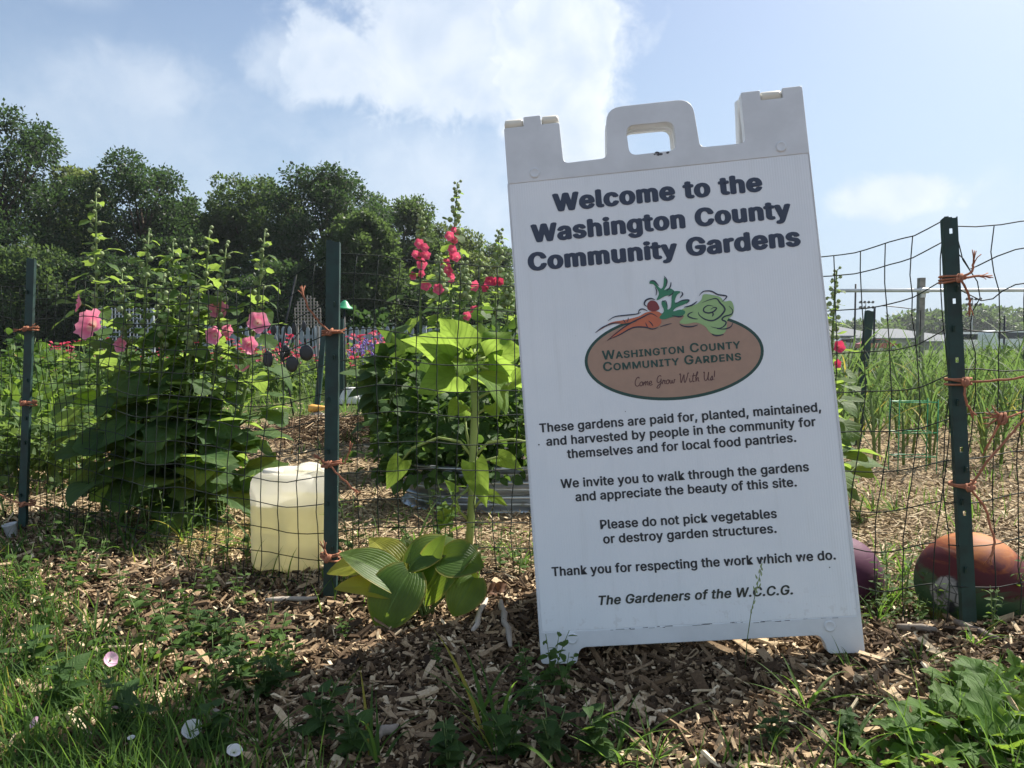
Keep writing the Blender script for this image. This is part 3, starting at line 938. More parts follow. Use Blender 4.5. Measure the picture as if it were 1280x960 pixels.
for pts, w in (([(128, 408), (180, 370), (245, 345), (300, 340)], 9), ([(213, 328), (260, 300), (330, 290), (400, 282), (435, 270)], 8),
               ([(415, 285), (425, 255), (450, 248), (480, 262)], 8), ([(475, 232), (458, 215), (468, 190), (500, 178), (530, 186)], 11),
               ([(208, 460), (270, 408), (350, 350), (440, 305), (500, 278), (545, 300)], 9), ([(215, 452), (290, 420), (380, 372), (460, 368), (510, 380), (550, 368)], 9),
               ([(315, 320), (325, 330), (330, 342)], 6), ([(350, 305), (348, 322), (340, 335)], 6), ([(485, 325), (505, 345), (515, 362)], 7), ([(465, 338), (472, 355), (480, 368)], 6),
               ([(560, 365), (600, 352), (640, 342)], 6), ([(495, 62), (525, 62), (555, 95)], 8), ([(530, 100), (540, 130), (535, 158)], 7), ([(590, 28), (610, 60), (600, 100)], 7),
               ([(636, 68), (630, 100), (605, 128)], 8), ([(655, 128), (640, 150), (615, 162)], 6), ([(705, 132), (712, 150), (695, 172)], 9), ([(660, 215), (710, 190), (755, 188), (735, 212)], 8),
               ([(572, 200), (600, 195), (612, 240)], 6), ([(640, 290), (690, 298), (715, 290)], 7), ([(720, 235), (770, 222), (808, 195)], 10),
               ([(820, 160), (850, 130), (900, 128), (945, 150), (1000, 160), (990, 180), (970, 198)], 9), ([(838, 205), (890, 185), (935, 178), (958, 205), (985, 235), (985, 260), (950, 300), (905, 322), (855, 312), (820, 285), (815, 265)], 11),
               ([(915, 228), (880, 222), (852, 240), (852, 262), (880, 272), (915, 262), (935, 240), (915, 236), (895, 250)], 10), ([(905, 262), (912, 280), (905, 295)], 9),
               ([(780, 265), (752, 278), (748, 295), (780, 308), (812, 312)], 10), ([(1015, 225), (1040, 255), (1030, 280), (985, 295), (970, 315), (995, 330), (985, 355), (950, 372), (895, 362)], 10),
               ([(688, 345), (720, 360), (770, 362), (812, 350)], 9), ([(935, 375), (985, 376), (1025, 362), (1040, 335)], 8), ([(900, 408), (930, 420), (980, 412)], 9)):
    stroke_geo(g, pts, w, .0018)
g.build('emblem_outline', outline_ink, sheet, smooth=False)
# handwritten line under the name
GL = {'C': [[(46, 82), (40, 96), (24, 88), (10, 55), (12, 18), (30, 2), (48, 14)]],
      'o': [[(20, 44), (8, 34), (6, 12), (18, 2), (30, 14), (30, 36), (20, 45), (34, 38)]],
      'm': [[(2, 4), (8, 40), (8, 20), (20, 44), (26, 38), (24, 4), (28, 26), (40, 44), (46, 36), (44, 10), (54, 6)]],
      'e': [[(4, 20), (24, 24), (26, 40), (14, 44), (4, 26), (8, 6), (22, 2), (36, 12)]],
      'G': [[(46, 84), (34, 94), (14, 78), (8, 40), (20, 22), (40, 36), (46, 60), (44, 20), (30, -30), (8, -30), (20, -6), (54, 20)]],
      'r': [[(2, 4), (10, 46), (16, 34), (28, 42), (24, 14), (34, 4)]],
      'w': [[(4, 42), (6, 10), (18, 6), (24, 36), (28, 8), (42, 10), (46, 42), (54, 36)]],
      'W': [[(2, 88), (12, 94), (14, 40), (20, 2), (40, 70), (46, 78), (48, 20), (58, 4), (76, 60), (82, 96), (92, 92)]],
      'i': [[(4, 42), (8, 8), (16, 2), (26, 14)], [(10, 62), (12, 66)]],
      't': [[(16, 92), (8, 30), (12, 4), (26, 10)], [(0, 62), (34, 68)]],
      'h': [[(4, 40), (24, 90), (18, 102), (10, 60), (8, 4), (18, 36), (30, 40), (30, 8), (42, 6)]],
      'U': [[(2, 84), (10, 92), (10, 30), (24, 4), (42, 30), (50, 92), (46, 20), (60, 4)]],
      's': [[(4, 10), (20, 46), (26, 28), (18, 4), (4, 10), (24, 8), (34, 16)]],
      '!': [[(8, 100), (6, 34)], [(4, 4), (6, 8)]], ' ': []}
ADV = {'C': 48, 'o': 36, 'm': 54, 'e': 36, 'G': 56, 'r': 34, 'w': 56, 'W': 94, 'i': 26, 't': 30, 'h': 42, 'U': 62, 's': 36, '!': 20, ' ': 34}
txt = 'Come Grow With Us!'
tw = sum(ADV[ch] for ch in txt)
g = Geo(); pen = 0
for ch in txt:
    for st in GL[ch]:
        pts = [(pen + a + b * .10, b) for a, b in st]
        if len(pts) == 2: pts = [pts[0], ((pts[0][0] + pts[1][0]) / 2, (pts[0][1] + pts[1][1]) / 2), pts[1]]
        s_ = .1615 / tw
        stroke_geo(g, pts, 8.5, .0011, taper=False, conv=lambda p, z: (-.0815 + p.x * s_, .0163 + OFF + p.y * s_ * .92, Z0 + z), n=5)
    pen += ADV[ch]
g.build('handwritten_lettering', script_ink, sheet, smooth=False)


# ================================================================== FENCE POSTS
def u_post(base, top, width, label, holes=(), name='fence_post', facing=0., group='green steel fence posts', tabs=6):
    """U-channel steel post leaning from base to top; web with punched holes, two flanges, wire tabs"""
    base = Vector(base); top = Vector(top)
    root = thing(name, label, 'fence post', base, 0, group)
    ax = (top - base); Ln = ax.length; ax.normalize()
    q = Vector((0, 0, 1)).rotation_difference(ax).to_matrix() @ Euler((0, 0, facing)).to_matrix()
    w = width / 2; dp = width * .55; hs = .0032
    ts = sorted([0.] + [v for h in holes for v in (h - hs / Ln * 1.6, h + hs / Ln * 1.6)] + [1.])
    g = Geo()
    lo = -.10
    # web: left and right strips run through, the centre strip skips the holes
    def plate(x0, x1, z0, z1, y0=0., y1=0., th=.0022, topcut=0.):
        g.add([q @ Vector(v) for v in [(x0, y0, z0), (x1, y1, z0), (x1, y1, z1), (x0, y0, z1), (x0, y0 + th, z0), (x1, y1 + th, z0), (x1, y1 + th, z1), (x0, y0 + th, z1)]],
              [(0, 1, 2, 3), (7, 6, 5, 4), (0, 4, 5, 1), (2, 6, 7, 3), (1, 5, 6, 2), (0, 3, 7, 4)])
    plate(-w, -hs, lo, Ln); plate(hs, w, lo, Ln - .004)
    for i in range(0, len(ts), 2):
        plate(-hs, hs, (ts[i] * Ln if i else lo), ts[i + 1] * Ln - (.002 if i + 2 == len(ts) else 0))
    # flanges bent back
    for s in (-1, 1):
        g.add([q @ Vector(v) for v in [(s * w, 0, lo), (s * w * 1.12, dp, lo), (s * w * 1.12, dp, Ln - .006), (s * w, 0, Ln - .002),
                                       (s * (w + .0022), 0, lo), (s * (w * 1.12 + .0022), dp, lo), (s * (w * 1.12 + .0022), dp, Ln - .006), (s * (w + .0022), 0, Ln - .002)]],
              [(0, 1, 2, 3), (7, 6, 5, 4), (2, 6, 7, 3), (1, 5, 6, 2), (0, 3, 7, 4), (0, 4, 5, 1)])
    g.build('channel', post_paint, root, smooth=False)
    for i in range(tabs):
        zz = Ln * (.1 + .85 * (i + random.uniform(.1, .6)) / tabs)
        g = Geo()
        g.box(q @ Vector((w * random.choice((-.45, .4)), -.0035, zz)), (.0035, .006, .012), q @ Euler((.35, 0, 0)).to_matrix())
        g.build('wire_tab', post_paint, root, smooth=False)
    return root

base_m = gp(412, 748); base_l = gp(27, 664); base_r = at(1213, 789, 1.55)
top_m = at(416, 300, base_m.y + .0); top_l = at(38, 322, base_l.y); top_r = at(1188, 270, 1.545)
u_post(base_l, top_l, .021, 'dark green steel fence post at the far left, beside the hollyhocks', name='fence_post')
u_post(base_m, top_m, .027, 'dark green steel fence post between the white jug and the sunflower', facing=.1)
u_post(base_r, top_r, .0225, 'tall dark green steel fence post with punched holes in front of the marbled ball', holes=(.29, .445, .66, .80, .965), facing=-.12)
# thinner bent posts farther back in the beds
u_post(gp(395, 520), at(405, 408, gp(395, 520).y + .1), .040, 'slim dark post leaning behind the middle fence post', group='dark posts among the beds', tabs=0)
u_post(gp(1072, 555), at(1088, 388, gp(1072, 555).y), .042, 'dark leaning post behind the garlic, right of the welcome sign', group='dark posts among the beds', tabs=0)
u_post(gp(427, 505), at(426, 398, gp(427, 505).y), .045, 'thin dark upright post under the green cap, behind the middle fence post', group='dark posts among the beds', tabs=0)
u_post(gp(523, 470), at(522, 398, gp(523, 470).y), .07, 'thin dark post in the flower beds before the white pickets', group='dark posts among the beds', tabs=0)
u_post(gp(153, 475), at(152, 372, gp(153, 475).y), .11, 'dark post seen through the hollyhocks on the left', group='dark posts among the beds', tabs=0)


# ================================================================== WIRE FENCE
def wire_run(name, label, keys, rows, step=.051, rad=.0013, jitter=.0025, warp=.008, seed=1, zlow=.01, shear=0., wild=None):
    """keys: (x, y, top height, bottom lean) along the run; rows: fractions of the height with a line wire"""
    rnd = random.Random(seed)
    P_ = [Vector((k[0], k[1], 0)) for k in keys]
    d = [0.]
    for a, b in zip(P_, P_[1:]): d.append(d[-1] + (b - a).length)
    tot = d[-1]
    ks = np.array(d); kx = np.array([k[0] for k in keys]); ky = np.array([k[1] for k in keys]); kz = np.array([k[2] for k in keys])
    kl = np.array([k[3] if len(k) > 3 else 0. for k in keys])
    ph = [rnd.uniform(0, 6.3) for _ in range(8)]
    def pos(s, h):
        x = np.interp(s, ks, kx); y = np.interp(s, ks, ky); top = np.interp(s, ks, kz); ln = np.interp(s, ks, kl)
        gz = float(ground_z(x, y))
        z = gz + zlow + (top - gz - zlow) * h
        x += warp * math.sin(s * 9 + h * 7 + ph[0]) * .7 + ln * (1 - h) + warp * .6 * math.sin(h * 11 + s * 4 + ph[4])
        y += warp * 1.6 * math.sin(s * 7 + h * 5 + ph[1])
        z += warp * .8 * math.sin(s * 11 + ph[2] + h * 3) + warp * .4 * math.sin(s * 23 + h * 9 + ph[3])
        if wild: x, y, z = wild(s / tot, h, x, y, z)
        return Vector((x, y, z))
    root = thing(name, label, 'wire fence', pos(0, 0))
    off = root.location.copy()
    g = Geo()
    nst = max(8, int(tot / .0255))
    for h in rows:
        pts = [pos(tot * i / nst, h) - off + Vector((rnd.uniform(-1, 1), rnd.uniform(-1, 1), rnd.uniform(-1, 1))) * jitter * .35 for i in range(nst + 1)]
        g.tube(pts, rad, 4)
    g.build('line_wires', wire_m, root)
    g = Geo()
    nv = int(tot / step)
    for i in range(nv + 1):
        s = tot * i / nv
        pts = [pos(s, h) - off + Vector((rnd.uniform(-1, 1), rnd.uniform(-1, 1), 0)) * jitter for h in np.linspace(rows[0], rows[-1], 22)]
        g.tube(pts, rad, 4)
    g.build('stay_wires', wire_m, root)
    return root

def top_at(px, py, Y): return at(px, py, Y)
def key(px, py, Y, lean=0.):
    p = at(px, py, Y); return (p.x, p.y, p.z, lean)
wire_run('wire_fence', 'green welded wire fence running from the left edge past the jug to behind the sign', [
    key(-190, 352, 3.1), key(36, 356, 2.63, .02), key(130, 353, 2.42, -.05), key(230, 362, 2.24, -.09), key(300, 362, 2.06, -.06), key(360, 350, 1.975, -.02),
    key(414, 322, 1.935), key(470, 319, 1.96), key(560, 327, 1.99), key(640, 334, 2.03), key(690, 338, 2.06)],
    rows=[.0, .085, .17, .26, .345, .43, .52, .60, .685, .77, .86, .94, 1.0], seed=3, jitter=.0022)
wire_run('wire_fence', 'wire fence panel between the welcome sign and the right post, its top line sagging', [
    key(975, 326, 1.78), key(1030, 318, 1.74), key(1070, 312, 1.71), key(1110, 304, 1.655), key(1150, 298, 1.605), key(1184, 280, 1.574)],
    rows=[.0, .105, .21, .315, .42, .525, .63, .735, .85, .945, 1.0], seed=8, jitter=.0018)

def wild(t, h, x, y, z):
    k = math.exp(-((t - .16) / .13) ** 2) * sstep(.55, 1., h)
    return x + .03 * k * math.sin(h * 22 + t * 9), y + .02 * k, z - .05 * k * math.sin(h * 9) * (1 if h < .97 else .3)
wire_run('wire_fence', 'buckled wire fence right of the right-hand post, crumpled near its top', [
    key(1193, 272, 1.566), key(1225, 279, 1.566), key(1252, 285, 1.567), key(1290, 280, 1.566), key(1350, 290, 1.56), key(1420, 296, 1.55)],
    rows=[.0, .105, .21, .315, .42, .525, .63, .735, .85, .935, 1.0], step=.047, seed=12, warp=.010, wild=wild)


# ================================================================== TWINE TIES
def tie(post_px, post_py, Y, label, ends, knot=.011, loop=.024, rad=.0022):
    c = at(post_px, post_py, Y - .012)
    root = thing('twine_tie', label, 'twine', c, 0, 'orange twine ties on the fence posts')
    g = Geo()
    for k in range(3):
        dz = (k - 1) * .005 + random.uniform(-.002, .002)
        tl = random.uniform(-.25, .25)
        g.tube([(math.cos(q) * loop, .018 + math.sin(q) * loop * .95, dz + math.cos(q) * loop * tl) for q in np.linspace(0, 2 * math.pi, 18)], rad, 5)
    g.build('loop', twine_m, root)
    g = Geo()
    for k in range(4):
        a = random.uniform(0, 6)
        g.tube([Vector((math.cos(a + q) * knot * .55, -.008 + math.sin(q * 1.3 + a) * knot * .5, math.sin(a + q * 1.6) * knot * .7)) for q in np.linspace(0, 5.2, 10)], rad * 1.15, 5)
    g.build('knot', twine_m, root)
    for e in ends:
        tip = [Vector(v) for v in e]
        pts = [Vector((0, -.008, 0))] + tip
        cr = []
        for i in range(len(pts) - 1):
            for s in range(5):
                cr.append(pts[i].lerp(pts[i + 1], s / 5) + Vector((random.uniform(-1, 1), random.uniform(-1, 1), random.uniform(-1, 1))) * .0012)
        cr.append(pts[-1])
        g = Geo()
        g.tube(cr, rad * 1.1, 5)
        dr = unit(pts[-1] - pts[-2])
        for k in range(6):       # frayed end
            f = unit(dr + Vector((random.uniform(-.5, .5), random.uniform(-.5, .5), random.uniform(-.5, .5))))
            g.tube([pts[-1] - dr * .008, pts[-1] + f * .008, pts[-1] + f * random.uniform(.014, .024)], rad * .45, 4)
        g.build('loose_end', twine_m, root)

tie(34, 411, base_l.y, 'twine tie high on the far left post', [[(.02, -.01, .004)], [(-.02, -.012, -.004)]])
tie(31, 504, base_l.y, 'twine tie halfway up the far left post', [[(.03, -.01, .002)]])
tie(30, 630, base_l.y, 'long twine tie low on the far left post', [[(-.05, -.01, .02), (-.075, -.01, .035)], [(.05, -.01, -.004), (.075, -.012, -.012)]])
tie(413, 415, base_m.y, 'twine tie high on the middle post with one frayed end reaching up to the left', [[(-.022, -.012, .022), (-.048, -.012, .055), (-.062, -.012, .09)], [(.022, -.012, .001)]])
tie(412, 580, base_m.y, 'twine tie halfway down the middle post with loose ends on both sides', [[(.04, -.012, .004), (.052, -.012, .035)], [(-.018, -.01, .012)], [(.03, -.012, -.03), (.06, -.012, -.06)]])
tie(411, 697, base_m.y, 'dark twine tie near the foot of the middle post', [[(-.008, -.012, .025)]], rad=.0026)
tie(1197, 348, base_r.y, 'twine tie near the top of the right post with a hanging end', [[(.022, -.012, .012), (.024, -.012, .035)], [(.014, -.012, -.025), (.020, -.012, -.058)], [(.042, -.01, .004)]])
tie(1204, 477, base_r.y, 'twine tie halfway up the right post with a strand running off to the right', [[(.08, -.008, .004), (.16, -.004, .016), (.21, 0, .026)], [(-.004, -.014, -.03), (.008, -.012, -.055)]])
tie(1209, 608, base_r.y, 'twine tie low on the right post, one cord hanging over the marbled ball', [[(.03, -.012, .05), (.07, -.008, .095), (.11, -.004, .14)], [(.03, -.012, -.04), (.052, -.012, -.11), (.045, -.012, -.14)]])
kn = thing('twine_tie', 'frayed twine bow knotted on the wire right of the right post', 'twine', at(1251, 523, 1.556), 0, 'orange twine ties on the fence posts')
g = Geo()
for k in range(5):
    a = random.uniform(0, 6)
    g.tube([Vector((math.cos(a + q) * .009, -.004 + math.sin(q * 1.3 + a) * .006, math.sin(a + q * 1.6) * .011)) for q in np.linspace(0, 5.2, 10)], .0026, 5)
g.build('knot', twine_m, kn)
for e in ([(-.02, 0, .008)], [(-.022, 0, .002)], [(.02, 0, .004), (.04, 0, .012)], [(-.012, 0, -.03), (-.03, 0, -.065)], [(-.02, 0, -.01)], [(-.012, 0, .014)]):
    g = Geo(); pts = [Vector((0, -.004, 0))] + [Vector(v) for v in e]
    g.tube(pts if len(pts) > 2 else [pts[0], pts[0].lerp(pts[1], .5) + Vector((0, 0, .002)), pts[1]], .0022, 5)
    dr = unit(pts[-1] - pts[-2])
    for k in range(4):
        f = unit(dr + Vector((random.uniform(-.5, .5), random.uniform(-.5, .5), random.uniform(-.5, .5))))
        g.tube([pts[-1] - dr * .003, pts[-1] + f * .006, pts[-1] + f * random.uniform(.010, .016)], .0009, 4)
    g.build('loose_end', twine_m, kn)


# ================================================================== JUG
def jug_materials():
    m, k, out = mat_base('translucent_jug_plastic')
    tc = k.new('ShaderNodeTexCoord').outputs['Object']
    n = k.noise(tc, 14, 4)
    c = k.mix(k.smooth(n, .3, .7), (.86, .85, .79), (.92, .91, .87))
    b = k.new('ShaderNodeBsdfPrincipled'); k.l.new(c, b.inputs['Base Color']); b.inputs['Roughness'].default_value = .32
    t = k.new('ShaderNodeBsdfTranslucent'); k.l.new(c, t.inputs[0])
    x = k.new('ShaderNodeBsdfTransparent'); x.inputs[0].default_value = (.95, .94, .88, 1)
    m1 = k.new('ShaderNodeMixShader'); m1.inputs[0].default_value = .72
    k.l.new(b.outputs[0], m1.inputs[1]); k.l.new(t.outputs[0], m1.inputs[2])
    m2 = k.new('ShaderNodeMixShader'); m2.inputs[0].default_value = .25
    k.l.new(m1.outputs[0], m2.inputs[1]); k.l.new(x.outputs[0], m2.inputs[2])
    k.l.new(m2.outputs[0], out.inputs[0])
    lm, k, out = mat_base('yellowish_liquid')
    tr_ = k.new('ShaderNodeBsdfTranslucent'); tr_.inputs[0].default_value = (.95, .90, .58, 1)
    tp = k.new('ShaderNodeBsdfTransparent'); tp.inputs[0].default_value = (.98, .95, .72, 1)
    df = k.new('ShaderNodeBsdfDiffuse'); k.l.new(k.mix(k.smooth(k.noise(k.new('ShaderNodeTexCoord').outputs['Object'], 9, 4), .3, .7), (.70, .62, .26), (.82, .75, .38)), df.inputs[0])
    a_ = k.new('ShaderNodeMixShader'); a_.inputs[0].default_value = .5; k.l.new(tr_.outputs[0], a_.inputs[1]); k.l.new(tp.outputs[0], a_.inputs[2])
    b_ = k.new('ShaderNodeMixShader'); b_.inputs[0].default_value = .22; k.l.new(a_.outputs[0], b_.inputs[1]); k.l.new(df.outputs[0], b_.inputs[2])
    k.l.new(b_.outputs[0], out.inputs[0])
    return m, lm

jug_m, liquid_m = jug_materials()
jb = at(368, 600, 2.14); jb.z = float(ground_z(jb.x, jb.y))
jug = thing('plastic_jug', 'translucent white plastic jug of yellowish liquid behind the wire beside the middle post', 'jug', jb, R(-9))
jug.scale = (.90, .90, .91)
sq = lambda p: (lambda q, i: 1 / (abs(math.cos(q)) ** p + abs(math.sin(q)) ** p) ** (1 / p))
JW = .112
prof = [(.02, 0), (JW * .86, .002), (JW * .97, .012), (JW, .03), (JW, .12), (JW, .225), (JW * 1.012, .232), (JW * 1.012, .242),
        (JW, .25), (JW * .985, .268), (JW * .93, .284), (JW * .80, .293), (JW * .62, .295), (JW * .58, .288), (JW * .3, .286), (.01, .286)]
g = Geo(); g.lathe((0, 0, 0), prof, 48, 0, fn=sq(4.5)); g.build('jug_body', jug_m, jug)
g = Geo(); g.lathe((0, 0, 0), [(.02, .006), (JW * .84, .008), (JW * .955, .018), (JW * .965, .034), (JW * .965, .118), (JW * .965, .205), (.02, .2051)], 40, 0, fn=sq(4.5)); g.build('liquid', liquid_m, jug)
g = Geo(); g.lathe((-.052, -.038, .286), [(.004, 0), (.030, 0), (.030, .012), (.028, .0165), (.010, .018), (.002, .018)], 28, 0, fn=lambda q, i: 1 + .015 * math.cos(q * 14)); g.build('cap', knuckle_plastic, jug)
g = Geo(); g.tube([(-.01, .055, .284), (.005, .053, .296), (.03, .045, .3015), (.06, .03, .3015), (.08, .02, .294), (.085, .015, .282)], [.013] * 6, 10); g.build('handle', jug_m, jug)


# ================================================================== MARBLED BALLS
def ball_material(name, stops, crack=True):
    m, k, out = mat_base(name)
    tc = k.new('ShaderNodeTexCoord').outputs['Object']
    sp = k.new('ShaderNodeSeparateXYZ'); k.l.new(tc, sp.inputs[0])
    n = k.noise(k.vmath('MULTIPLY', tc, (5, 5, 16)), 1.6, 6, .6, 1.4)
    f = k.math('ADD', k.math('MULTIPLY_ADD', sp.outputs[2], 4.0, .02), k.math('MULTIPLY', k.math('SUBTRACT', n, .5), .62))
    f = k.math('ADD', f, k.math('MULTIPLY', sp.outputs[0], .5))
    c = k.ramp(f, stops)
    rough = .38
    if crack:
        d = k.vmath('LENGTH', k.vmath('SUBTRACT', tc, (-.088, -.062, .118)))
        patch = k.smooth(k.math('ADD', d, k.math('MULTIPLY', k.math('SUBTRACT', k.noise(tc, 16, 4), .5), .09)), .044, .034)
        v = k.new('ShaderNodeTexVoronoi', feature='DISTANCE_TO_EDGE'); v.inputs['Scale'].default_value = 34; k.l.new(tc, v.inputs['Vector'])
        pc = k.mix(k.smooth(k.noise(tc, 22, 3), .45, .6), (.30, .29, .28), (.035, .035, .04))
        pc = k.mix(k.smooth(v.outputs['Distance'], .05, .0), pc, (.05, .05, .05))
        c = k.mix(patch, c, pc)
    scr = k.noise(k.vmath('MULTIPLY', tc, (3, 3, 60)), 3, 3)
    c = k.mix(k.smooth(scr, .62, .75, 0, .14), c, (.4, .33, .26))
    b = k.new('ShaderNodeBsdfPrincipled'); k.l.new(c, b.inputs['Base Color'])
    k.put(b.inputs['Roughness'], k.smooth(n, .2, .8, .5, .75)); b.inputs['Specular IOR Level'].default_value = .15
    k.l.new(b.outputs[0], out.inputs[0])
    return m

def bowling_ball(name, label, c, r, mat):
    g = Geo()
    g.lathe((0, 0, r), [(max(.0005, r * math.sin(math.pi * i / 40)), -r * math.cos(math.pi * i / 40)) for i in range(41)], 64)
    o = g.build(name, mat)
    o.location = c
    setp(o, label, 'ball')
    for a, e in ((.3, 1.0), (.75, 1.05), (.5, .72)):
        d = Vector((math.sin(a) * math.cos(e), math.cos(a) * math.cos(e), math.sin(e)))
        h = Geo(); h.lathe(Vector((0, 0, r)) + d * (r - .0006), [(.0125, 0), (.0125, .0012), (.0095, .0013), (.002, .0011)], 16, axis=d)
        h.build('finger_hole', rubber_m, o)
    return o

bc = at(1214, 730, 1.705)
bowling_ball('marbled_ball', 'large weathered ball marbled orange, dusky red and green behind the right fence post', (bc.x, bc.y, bc.z - .1155), .1155,
             ball_material('marbled_ball_paint', [(.0, (.26, .15, .04)), (.18, (.13, .13, .035)), (.32, (.028, .065, .030)), (.52, (.045, .075, .035)), (.58, (.065, .016, .018)), (.74, (.085, .020, .022)), (.84, (.21, .06, .02)), (1., (.38, .15, .045))]))
bc = at(1047, 722, 1.93)
bowling_ball('marbled_ball', 'dark purple ball half hidden by the right edge of the welcome sign', (bc.x, bc.y, bc.z - .108), .108,
             ball_material('purple_ball_paint', [(.0, (.03, .012, .022)), (.4, (.055, .018, .038)), (.7, (.075, .025, .05)), (1., (.11, .045, .075))], False))


# ================================================================== HOSTA
def leaf_to(g, base, tip, up, W, droop=.6, **kw):
    base = Vector(base); tip = Vector(tip)
    ch = tip - base; d0 = unit(ch); up = Vector(up)
    side = d0.cross(up)
    if side.length < 1e-4: side = Vector((1, 0, 0))
    nrm = unit(side.cross(d0)); a = droop / 2
    d = d0 * math.cos(a) + nrm * math.sin(a)
    L = ch.length * (a / math.sin(a) if abs(a) > .01 else 1)
    g.leaf(base, d, up, L, W, droop=droop, **kw)

hb = gp(535, 776)
hosta = thing('hosta', 'broad ribbed hosta growing in the mulch between the jug and the welcome sign', 'plant', hb)
HL = [  # tip px, py, dY, half width, droop, base along petiole px, py, material
    ((474, 790), -.07, .058, 1.0, (512, 716), hosta_leaf, 1), ((425, 690), -.02, .044, .7, (507, 735), hosta_leaf, 0), ((418, 735), -.05, .036, .5, (500, 738), hosta_yellow, 0),
    ((408, 716), .01, .034, .6, (470, 705), hosta_yellow, 0), ((556, 668), .02, .030, .5, (528, 726), hosta_leaf, 0), ((596, 682), .0, .050, .9, (532, 742), hosta_leaf, 0),
    ((575, 676), .05, .044, .8, (512, 706), hosta_leaf, 0), ((605, 708), -.02, .044, 1.1, (552, 700), hosta_leaf, 1), ((566, 770), -.06, .042, 1.0, (592, 722), hosta_leaf, 1),
    ((462, 672), .06, .038, .6, (505, 715), hosta_yellow, 0), ((597, 748), .03, .034, .9, (560, 706), hosta_leaf, 1), ((505, 672), .07, .030, .4, (520, 722), hosta_leaf, 0)]
for (tx, ty), dy, w, dr, (bx0, by0), mt, fr in HL:
    tip = at(tx, ty, hb.y + dy) - hb; b0 = at(bx0, by0, hb.y + dy * .3) - hb
    g = Geo()
    up = Vector((random.uniform(-.2, .2), -.85 if fr else -.45, .8))
    leaf_to(g, b0, tip, up, w * 1.12, dr, kind='hosta', fold=.22, nt=12, ns=5, lobe=.10, wave=.06, mi=0, rnd=random.uniform(.1, .9))
    root0 = Vector((random.gauss(0, .008), random.gauss(0, .008), -.005))
    g.tube([root0, root0.lerp(b0, .5) + Vector((0, 0, .012)), b0], [.0038, .003, .0024], 6, mi=1)
    g.build('leaf', [mt, holly_stem], hosta)


# ================================================================== SUNFLOWER
SY = 2.42
sb = gp(584, 690)
SY = sb.y
sunf = thing('sunflower_plant', 'young sunflower with large bright backlit leaves and no bloom, left of the welcome sign', 'plant', sb)
S = lambda px, py, dy=0.: at(px, py, SY + dy) - sb
g = Geo()
stem_pts = [Vector((0, 0, -.02)), S(588, 660), S(590, 620), S(592, 560), S(594, 510), S(592, 470), S(586, 446)]
g.tube(stem_pts, [.013, .0125, .012, .0125, .0125, .010, .006], 10)
g.build('stem', sun_stem, sunf)
SL = [  # base, tip, dY tip, half width, droop, up
    ((582, 452), (501, 424), .02, .062, .4, (.3, .75, .65)), ((586, 446), (549, 398), .06, .070, .35, (.25, .95, .2)), ((592, 446), (600, 404), .10, .085, .3, (.15, 1, .2)),
    ((596, 450), (657, 440), .06, .070, .4, (.1, .8, .6)), ((590, 455), (634, 518), -.14, .072, .6, (.5, -.35, .9)), ((580, 462), (522, 492), 0, .070, .5, (.2, .8, .6)),
    ((598, 458), (668, 486), .02, .058, .6, (.2, .8, .6)), ((588, 450), (574, 470), -.12, .048, .8, (0, -.8, .7)), ((586, 448), (566, 425), .12, .05, .3, (.1, 1, .2)),
    ((592, 452), (640, 415), .12, .06, .3, (.1, 1, .2))]
for b0, t0, dy, w, dr, up in SL:
    g = Geo()
    a = S(*b0); t = S(*t0, dy); st = a.lerp(t, .18)
    g.tube([a, st + Vector((0, 0, .004))], [.005, .003], 6, mi=1)
    leaf_to(g, st, t, up, w, dr, kind='heart', fold=.18, nt=14, ns=5, lobe=.12, wave=.20, rnd=random.random())
    g.build('leaf', [sun_leaf, sun_stem], sunf)
PL = [  # petiole path then leaf tip
    ([(591, 572), (575, 552), (548, 547), (515, 560), (503, 575)], (483, 612), .034, .3), ([(592, 572), (610, 553), (640, 549), (665, 553)], (700, 575), .05, .5),
    ([(592, 590), (605, 576), (622, 571)], (654, 588), .030, .7), ([(590, 596), (596, 580), (592, 578)], (608, 634), .040, .5), ([(592, 520), (605, 512), (615, 506)], (622, 524), .028, .5),
    ([(590, 515), (575, 505)], (560, 522), .030, .6), ([(587, 610), (572, 622), (563, 634)], (545, 668), .028, .5), ([(588, 640), (604, 622), (610, 618)], (634, 632), .020, .6),
    ([(587, 560), (583, 540), (581, 520)], (576, 500), .022, .4), ([(586, 650), (575, 640), (568, 618)], (556, 600), .022, .4), ([(592, 500), (612, 490), (640, 478)], (672, 470), .04, .5)]
for path, t0, w, dr in PL:
    g = Geo()
    dd = random.uniform(-.08, .04)
    pts = [S(q[0], q[1], dd * i / len(path)) for i, q in enumerate(path)]
    pts = [Vector((p.x, p.y, p.z)) for p in pts]
    g.tube(pts, np.linspace(.0052, .003, len(pts)), 6, mi=1)
    leaf_to(g, pts[-1], S(*t0, dd - .03), (random.uniform(-.3, .3), -.8, .6), w, dr, kind='heart', fold=.25, nt=9, ns=3, lobe=.12, wave=.1, rnd=random.random())
    g.build('leaf', [sun_leaf, sun_stem], sunf)
g = Geo()
for k in range(9):       # the folded young leaves round the growing tip
    q = k * 2.4
    g.leaf(S(588, 450), (math.cos(q) * .5, math.sin(q) * .5, 1), (math.cos(q), math.sin(q), -.2), .05, .012, 'ovate', -.5, .4, 6, 2)
g.build('bud', sun_leaf, sunf)


